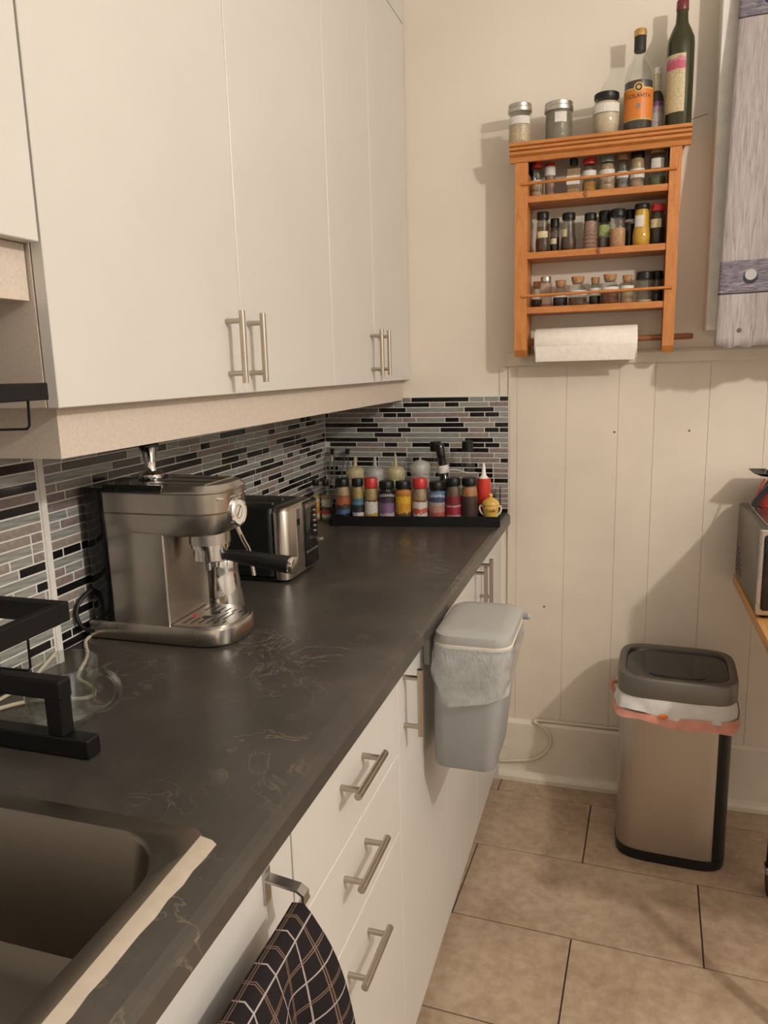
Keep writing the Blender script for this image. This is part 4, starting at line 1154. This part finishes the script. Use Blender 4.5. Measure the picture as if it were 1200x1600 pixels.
# two little hot-sauce bottles between toaster and tray
for (x, y, r, lab, bl) in ((.0505, -.222, .0115, 'small hot sauce bottle with orange label at the tray end', [(0, (.55, .48, .38)), (.2, (.50, .20, .04)), (.6, (.60, .34, .10)), (.85, (.55, .50, .42))]),
                           (.0835, -.220, .0165, 'small hot sauce bottle with white and red label at the tray end', [(0, (.55, .50, .44)), (.2, (.45, .06, .05)), (.42, (.10, .08, .07)), (.62, (.56, .50, .42)), (.85, (.58, .55, .48))])):
    t = thing('hot_sauce_bottle', lab, 'bottle', (x, y, .9102), 0, 'hot sauce bottles on the counter')
    bm = nb(); lathe(bm, [(r * .9, 0), (r, .003), (r, .076), (r * .8, .088), (.007, .096), (.0065, .115)], 20); fin('glass', bm, 'glass', t, local=True)
    bm = nb(); lathe(bm, [(r * .85, .002), (r * .93, .004), (r * .93, .078)], 18); fin('sauce', bm, 'c_mustard', t, local=True)
    bm = nb(); lathe(bm, [(.0095, .110), (.0105, .112), (.0105, .126), (.009, .129)], 18); fin('cap', bm, 'bk', t, local=True)
    a = toward_cam(x, y); fin('label', patch(r + .0007, .010, .068, a - 1.2, a + 1.2, 10), bands('sauce_label', bl, .5, .15, 140), t, local=True, smooth=False)

# ================================================================== HANGING BIN
hb = thing('hanging_bin', 'pale grey plastic caddy bin with lid hung on the white cabinet door', 'bin', (.70, -.96, .60))
bx0, bx1, by0, by1 = .6345, .780, -1.075, -.865
bm = nb(); rrloft(bm, [(.600, bx0 - .004, bx1 - .034, by0 + .022, by1 - .02, .022), (.606, bx0 - .007, bx1 - .030, by0 + .018, by1 - .018, .025), (.74, bx0 - .006, bx1 - .016, by0 + .010, by1 - .010, .028), (.860, bx0, bx1 - .004, by0 + .002, by1 - .002, .03)], n=6)
fin('bucket', bm, 'greyplastic', hb)
bm = nb(); rrloft(bm, [(.8565, bx0 - .003, bx1 + .002, by0 - .002, by1 + .002, .032), (.8645, bx0 - .003, bx1 + .002, by0 - .002, by1 + .002, .032)], n=6); o = fin('rim', bm, 'creamplastic', hb)
bm = nb(); rrloft(bm, [(.8645, bx0 - .002, bx1 + .001, by0 - .002, by1 + .002, .032), (.872, bx0 - .001, bx1 + .003, by0 - .003, by1 + .003, .034), (.881, bx0 + .001, bx1 + .001, by0 - .001, by1 + .001, .034), (.8865, bx0 + .010, bx1 - .008, by0 + .008, by1 - .008, .03), (.8875, bx0 + .03, bx1 - .03, by0 + .03, by1 - .03, .02)], n=6)
fin('lid', bm, 'greyplastic2', hb)
L = []
for j in range(14):
    f = j / 13; lp = []
    base_ = rrect(bx0 - .001 + .004 * f, bx1 + .001 - .010 * f, by0 - .001 + .004 * f, by1 + .001 - .004 * f,   .034, 14)
    cx, cy = (bx0 + bx1) / 2, (by0 + by1) / 2
    for k, (x, y) in enumerate(base_):
        nn = noise.noise(Vector((x * 34 + f * 1.2, y * 34, f * 2.6))); n2 = noise.noise(Vector((x * 60, y * 60, f * 5 + 7)))
        d = .004 + .010 * math.sin(PI * f) * .5 + .009 * nn * (.3 + f) + .0035 * n2
        v = Vector((x - cx, y - cy)); v.normalize()
        xx = max(.6055, x + v.x * d)
        hem = .772 + .028 * noise.noise(Vector((x * 9, y * 9, 3.3))) + .02 * (y - cy) / .1 + .008
        lp.append((xx, y + v.y * d, .862 + (hem - .862) * f))
    L.append(lp)
bm = nb(); loft(bm, L, False, False); o = fin('liner', bm, 'liner', hb, ang=70); o['label'] = 'clear plastic liner folded over the rim'
bm = nb(); box(bm, .6045, .619, -1.03, -.905, .80, .866, .002); box(bm, .595, .6065, -1.03, -.905, .8685, .8708); fin('door_hanger', bm, 'greyplastic2', hb, smooth=False)
bm = nb(); lathe(bm, [(.006, 0), (.007, .003), (.006, .010), (.008, .014), (.004, .018), (0, .018)], 12, mat=Matrix.Translation((bx1 - .002, -.885, .866)) @ Matrix.Rotation(PI / 2, 4, 'Y')); fin('latch', bm, 'greyplastic', hb)

# ================================================================== STEP / TOUCH TRASH CAN
tcx, tcy, tcr = 1.130, -.250, -.05
tc = thing('trash_can', 'brushed steel trash can with grey rim lid and white bag', 'trash can', (tcx, tcy, 0), tcr)


def sup(a, b, z, e=.42, n=48, dx=0):
    out = []
    for k in range(n):
        th = 2 * PI * k / n; c, s = math.cos(th), math.sin(th)
        out.append((dx + a * math.copysign(abs(c) ** e, c), b * math.copysign(abs(s) ** e, s), z))
    return out


bm = nb(); loft(bm, [sup(.143, .128, .0005), sup(.146, .131, .004), sup(.147, .132, .032)]); fin('plinth', bm, 'bk', tc, local=True)
bm = nb(); loft(bm, [sup(.1455, .1305, .030), sup(.1455, .1305, .49)]); fin('shell', bm, 'cansteel', tc, local=True)
pts = [q for q in sup(.1463, .1313, 0, .42, 96)]
pts = sorted([q for q in pts if q[0] > .104], key=lambda q: math.atan2(q[1], q[0]))
bm = nb(); L = []
for z in (.032, .0325, .4875, .488):
    d_ = .0 if .0325 <= z <= .4875 else .001
    L.append([(x - d_, y, z) for x, y, _ in pts] + [(pts[-1][0], pts[-1][1] - .004, z), (pts[0][0], pts[0][1] + .004, z)])
loft(bm, L)
fin('side_panel', bm, 'bk', tc, local=True)
bm = nb(); loft(bm, [sup(.151, .136, .488), sup(.1545, .1395, .492), sup(.1545, .1395, .538), sup(.151, .136, .5445), sup(.137, .122, .5455), sup(.133, .118, .5435), sup(.132, .117, .532)], True, False); fin('lid_rim', bm, 'lidgrey', tc, local=True)
bm = nb(); loft(bm, [sup(.1325, .1175, .529), sup(.1325, .1175, .5365), sup(.12, .105, .5375)]); ld = fin('lid_panel', bm, 'bkgloss', tc, local=True)
bm = nb(); tube(bm, [(-.07, -.075, .5378), (-.055, -.088, .538), (.055, -.088, .538), (.07, -.075, .5378)], .0016, 6, 1); fin('lid_seam', bm, 'bk', ld, local=True)


def skirt(zt, zb, grow0, grow1, amp, ph, rows=7):
    L = []
    for j in range(rows):
        f = j / (rows - 1); a = .149 + grow0 + (grow1 - grow0) * f; b = .134 + grow0 + (grow1 - grow0) * f
        lp = []
        for k, (x, y, z) in enumerate(sup(a, b, 0, .42, 72)):
            n1 = noise.noise(Vector((x * 30 + ph, y * 30, f * 1.5))); n2 = noise.noise(Vector((x * 12, y * 12 + ph, 4)))
            v = Vector((x, y)).normalized() * (amp * n1 * (.4 + f))
            lp.append((x + v.x, y + v.y, zt + (zb - zt) * f + .012 * n2 * f - .01 * x / .15 * f))
        L.append(lp)
    bm = nb(); return loft(bm, L, False, False)


o = fin('bin_bag', skirt(.492, .445, .001, .012, .008, 0), 'binbag', tc, local=True, ang=75); o['label'] = 'white bag hem folded over the can'
o = fin('draw_tape', skirt(.449, .424, .0125, .017, .006, .3, 4), 'drawtape', tc, local=True, ang=75); o['label'] = 'pink drawstring tape'
bm = nb(); lathe(bm, [(.012, 0), (.012, .002), (.008, .003), (0, .003)], 16, mat=Matrix.Translation((-.03, -.154, .452)) @ Matrix.Rotation(PI / 2, 4, 'X') @ Matrix.Diagonal((1, .45, 1, 1))); fin('tape_slot', bm, 'orange', tc, local=True)
bm = nb(); tube(bm, [(-.150, .02, .46), (-.172, .01, .468), (-.172, -.012, .45), (-.152, -.02, .44)], .006, 8, 2); fin('tape_loop', bm, 'drawtape', tc, local=True)

# ================================================================== CABLE ON THE BASEBOARD
bm = nb(); tube(bm, [(1.02, -.014, .212), (.90, -.014, .2115), (.75, -.014, .211), (.722, -.018, .212), (.712, -.026, .211), (.735, -.028, .200), (.760, -.028, .182), (.772, -.028, .155), (.768, -.028, .128), (.748, -.028, .098), (.714, -.028, .073), (.645, -.027, .060), (.6035, -.027, .053)], .0052, 8, 2)
tag(fin('wall_cable', bm, 'cable'), 'painted cream cable looping over the baseboard beside the trash can', 'cable')
bm = nb(); box(bm, .600, .629, -.025, -.0215, .108, .204, .0008)
tag(fin('access_plate', bm, 'trim', smooth=False), 'small cream plate set into the baseboard behind the hanging bin', 'plate')

# ================================================================== TOWEL ON ITS BAR
tb = thing('towel_bar', 'bent metal towel bar hooked over the sink cabinet door', 'towel bar', (.62, -2.0, .80))
BX, BZ = .648, .815
for yy in (-1.722, -2.31):
    bm = nb(); loft(bm, [[(x, y, z) for x, z in ((.6037, .838), (.6065, .838), (.6065, .8285), (.6445, .8235), (.6525, .818), (.6525, .806), (.6495, .806), (.6495, .816), (.6435, .8205), (.6065, .8255), (.6065, .797), (.6037, .797))] for y in (yy - .007, yy + .007)])
    fin('bracket', bm, 'steel', tb, smooth=False)
bm = nb(); cyl(bm, (BX, -2.33, BZ - .009), (BX, -1.712, BZ - .009), .0045, 10); fin('bar', bm, 'steel', tb)
bm = nb(); uvl = bm.loops.layers.uv.new('UVMap')
NU, NV = 110, 60; LEN = .62; W = .56; grid = []
back = .20
for j in range(NV + 1):
    s = -back + (LEN + back) * j / NV      # signed length over the bar: negative = behind
    row = []
    for i in range(NU + 1):
        u = W * i / NU
        y = -1.7315 - u
        d = abs(s)
        r = .0135
        arc = PI / 2 * r
        if d < arc:
            a = s / r; x = BX + r * math.sin(a); z = BZ - .016 + r * math.cos(a)
        elif s > 0: x = BX + r + .02 * (1 - math.exp(-(d - arc) * 5)); z = BZ - .016 - (d - arc)
        else: x = BX - r; z = BZ - .016 - (d - arc)
        am = .017 * (1 - math.exp(-max(0, d - arc) * 16))
        if s > 0:
            wv = math.sin(u * 62 + .6) * .7 + .45 * math.sin(u * 27 + 2 + d * 2) + .5 * noise.noise(Vector((u * 14, d * 5, 1)))
            x += am * (1.0 + wv)
            y += am * 1.1 * math.cos(u * 62 + .6) * .5 + max(0, d - arc) * .10 * (1 - u / W) ** 2
        else: x += .002 * math.sin(u * 50) * min(1, d * 20); x = max(x, XD + .008)
        row.append((bm.verts.new((x, y, z)), u, s))
    grid.append(row)
for j in range(NV):
    for i in range(NU):
        q = (grid[j][i], grid[j][i + 1], grid[j + 1][i + 1], grid[j + 1][i])
        f = bm.faces.new([k[0] for k in q])
        for lp, k in zip(f.loops, q): lp[uvl].uv = (k[1], k[2] + .3)
tw = fin('dish_towel', bm, 'cloth', ang=80)
so = tw.modifiers.new('thickness', 'SOLIDIFY'); so.thickness = .0018; so.offset = 0
tag(tw, 'black plaid dish towel with cream lines draped over the towel bar', 'towel')

# ================================================================== WINDOW AND PRINTED CURTAIN
wn = thing('window_1', 'white window casing behind the barn-board curtain', 'window', (1.5, 0, 1.4556)); wn['kind'] = 'structure'; del wn['category']
bm = nb(); box(bm, 1.176, 1.25, -.085, 0, 1.4556, 2.62, .002); fin('jamb', bm, 'white', wn, smooth=False)
bm = nb(); box(bm, 1.80, 1.874, -.085, 0, 1.4556, 2.62, .002); fin('jamb', bm, 'white', wn, smooth=False)
bm = nb(); box(bm, 1.25, 1.80, -.085, 0, 2.55, 2.62, .002); fin('head', bm, 'white', wn, smooth=False)
bm = nb(); box(bm, 1.25, 1.80, -.085, 0, 1.4556, 1.52, .002); fin('sill', bm, 'white', wn, smooth=False)
bm = nb(); box(bm, 1.25, 1.80, -.022, -.016, 1.52, 2.55); fin('pane', bm, 'bkgloss', wn, smooth=False)
bm = nb(); box(bm, 1.25, 1.80, -.03, -.012, 2.02, 2.045); fin('glazing_bar', bm, 'white', wn, smooth=False)
cu = thing('curtain', 'printed cloth curtain showing weathered barn boards with bolted straps', 'curtain', (1.5, -.15, 1.41))
bm = nb(); uvl = bm.loops.layers.uv.new('UVMap'); grid = []
NU, NV = 70, 60
for j in range(NV + 1):
    v = j / NV; row = []
    z = 1.412 + (2.52 - 1.412) * v
    for i in range(NU + 1):
        u = i / NU
        fl = (1 - v) ** 1.5
        x = (1.218 - .034 * (1 - v) ** 1.2) + (.62) * u
        y = -.094 - .135 * fl - .018 * (.35 + .65 * fl) * (math.sin(u * 13 - .9) + .4 * math.sin(u * 29 + 1)) - .01
        zz = z
        if j == 0: zz += .006 * noise.noise(Vector((u * 40, 0, 0))) + .003 * math.sin(u * 90) - .012 * math.sin(u * 13 + .3) * .6
        row.append((bm.verts.new((x, y, zz)), u * .62, z - 1.412))
    grid.append(row)
for j in range(NV):
    for i in range(NU):
        q = (grid[j][i], grid[j][i + 1], grid[j + 1][i + 1], grid[j + 1][i])
        f = bm.faces.new([k[0] for k in q])
        for lp, k in zip(f.loops, q): lp[uvl].uv = (k[1], k[2])
cl = fin('cloth', bm, 'barn', cu, ang=80)
so = cl.modifiers.new('thickness', 'SOLIDIFY'); so.thickness = .002
bm = nb(); cyl(bm, (1.15, -.125, 2.515), (1.90, -.125, 2.515), .008, 12); fin('rod', bm, 'bkm', cu)
for x in (1.19, 1.86):
    bm = nb(); box(bm, x, x + .012, -.128, -.084, 2.508, 2.522, .001); fin('rod_bracket', bm, 'bkm', cu, smooth=False)

# ================================================================== SIDE TABLE, TOASTER OVEN AND THINGS ON IT
sd = thing('side_table', 'honey oak topped side table with black legs on casters', 'table', (1.6, -.5, 0))
bm = nb(); box(bm, 1.292, 1.86, -1.02, -.024, .722, .75, .003, 2); fin('tabletop', bm, 'oak', sd)
for x in (1.372, 1.80):
    for y in (-.93, -.42) if x < 1.5 else (-.93, -.12):
        bm = nb(); cyl(bm, (x, y, .075), (x, y, .722), .014, 14); lg = fin('leg', bm, 'bkm', sd)
        bm = nb(); cyl(bm, (x - .011, y - .012, .031), (x + .011, y - .012, .031), .031, 20); fin('caster', bm, 'bk', lg)
        bm = nb(); box(bm, x - .016, x + .016, y - .020, y + .018, .058, .078, .003); fin('caster_fork', bm, 'steel', lg, smooth=False)

ov = thing('toaster_oven', 'black-fronted toaster oven with steel sides on the oak table', 'toaster oven', (1.5, -.25, .7502))
ox0, ox1, oy0, oy1, oz0, oz1 = 1.290, 1.74, -.442, -.060, .762, .972
bm = nb(); box(bm, ox0, ox1, oy0 + .012, oy1, oz0, oz1, .006, 2); bo = fin('body', bm, 'lidgrey', ov)
bm = nb(); box(bm, ox0 - .001, ox1 + .001, oy0, oy0 + .014, oz0 - .002, oz1 + .001, .003); fin('front_frame', bm, 'steel', ov, smooth=False)
bm = nb(); box(bm, ox0 + .008, ox1 - .09, oy0 - .008, oy0, oz0 + .012, oz1 - .012, .004); dd = fin('glass_door', bm, 'bkgloss', ov)
bm = nb(); cyl(bm, (ox0 + .05, oy0 - .036, oz1 - .03), (ox1 - .13, oy0 - .036, oz1 - .03), .006, 10)
for x in (ox0 + .07, ox1 - .15): cyl(bm, (x, oy0 - .006, oz1 - .03), (x, oy0 - .036, oz1 - .03), .004, 8)
fin('handle', bm, 'steel', dd)
for k in range(3):
    bm = nb(); lathe(bm, [(.016, 0), (.015, .014), (0, .016)], 20, mat=Matrix.Translation((ox1 - .045, oy0, .80 + .065 * k)) @ Matrix.Rotation(PI / 2, 4, 'X')); fin('knob', bm, 'bk', ov)
for x in (ox0 + .02, ox1 - .03):
    for y in (oy0 + .03, oy1 - .03):
        bm = nb(); lathe(bm, [(.010, 0), (.012, .0125)], 12, (x, y, .7502)); fin('foot', bm, 'bk', ov)
for i in range(7):
    for j in range(6):
        if i + j < 8:
            bm = nb(); lathe(bm, [(.0035, 0), (.0035, .0006)], 8, mat=Matrix.Translation((ox0 + .0001, oy1 - .03 - .014 * i, .785 + .013 * j)) @ Matrix.Rotation(-PI / 2, 4, 'Y')); fin('vent_hole', bm, 'scr', bo)
bm = nb(); box(bm, ox0 + .02, ox1 - .02, oy0 + .06, oy1 - .02, oz1, oz1 + .004, .001); fin('top_ridge', bm, 'steel', bo, smooth=False)
# red bag, strap, black pan on top
rb = thing('red_bag', 'red fabric bag with a black strap on top of the toaster oven', 'bag', (1.44, -.12, oz1))
bm = nb(); L = []
for k in range(7):
    f = k / 6; z = oz1 + .0042 + .083 * f; g = 1 - .30 * f ** 2
    L.append([(1.445 + a * g, -.122 + b * g, z + .003 * abs(math.sin(a * 60 + f * 5)) * (1 - f)) for a, b, _ in sup(.118, .048, 0, .6, 30)])
loft(bm, L); fin('bag_body', bm, 'redfab', rb)
bm = nb(); L = []
for x, z in ((1.306, .983), (1.307, .992), (1.314, 1.006), (1.328, 1.026), (1.345, 1.046), (1.372, 1.056)):
    L.append([(x, -.176, z), (x + .014, -.176, z - .007), (x + .014, -.160, z - .007), (x, -.160, z)])
loft(bm, L); fin('strap', bm, 'bk', rb)
bm = nb(); tube(bm, [(1.318, -.17, 1.01), (1.326, -.17, 1.035), (1.334, -.168, 1.058)], .0022, 6, 1); fin('red_cord', bm, 'redfab', rb)
pn = thing('black_tray', 'thin black metal tray lying on top of the red bag', 'tray', (1.44, -.12, 1.0595))
bm = nb(); rrloft(bm, [(1.0595, 1.345, 1.555, -.155, -.088, .010), (1.064, 1.325, 1.57, -.172, -.076, .010), (1.0720, 1.306, 1.585, -.180, -.068, .010), (1.0705, 1.330, 1.565, -.168, -.080, .010), (1.063, 1.350, 1.55, -.152, -.092, .008)]); fin('pan', bm, 'bkm', pn)
bm = nb(); tube(bm, [(1.336, -.15, 1.066), (1.338, -.15, 1.080), (1.344, -.15, 1.082), (1.349, -.15, 1.066)], .0016, 6, 2); fin('wire_loop', bm, 'steel', pn)

# ================================================================== CEILING LAMP
lm_ = thing('ceiling_lamp', 'bare bulb ceiling lamp hanging in the middle of the kitchen', 'lamp', (LAMP[0], LAMP[1], RZ))
bm = nb(); lathe(bm, [(.06, -.03), (.07, -.02), (.07, 0)], 24); fin('ceiling_rose', bm, 'white', lm_, local=True)
bm = nb(); cyl(bm, (0, 0, -.03), (0, 0, LAMP[2] - RZ + .13), .004, 8); fin('flex', bm, 'white', lm_, local=True)
bm = nb(); lathe(bm, [(.02, LAMP[2] - RZ + .075), (.022, LAMP[2] - RZ + .08), (.018, LAMP[2] - RZ + .13)], 18); fin('socket', bm, 'white', lm_, local=True)
ld_ = D.lights.new('ceiling_bulb_offscreen', 'POINT'); ld_.energy = LAMP_W; ld_.color = (1.0, .92, .845); ld_.shadow_soft_size = .045
lo = D.objects.new('ceiling_bulb_offscreen', ld_); link(lo, lm_); lo.location = (0, 0, LAMP[2] - RZ)
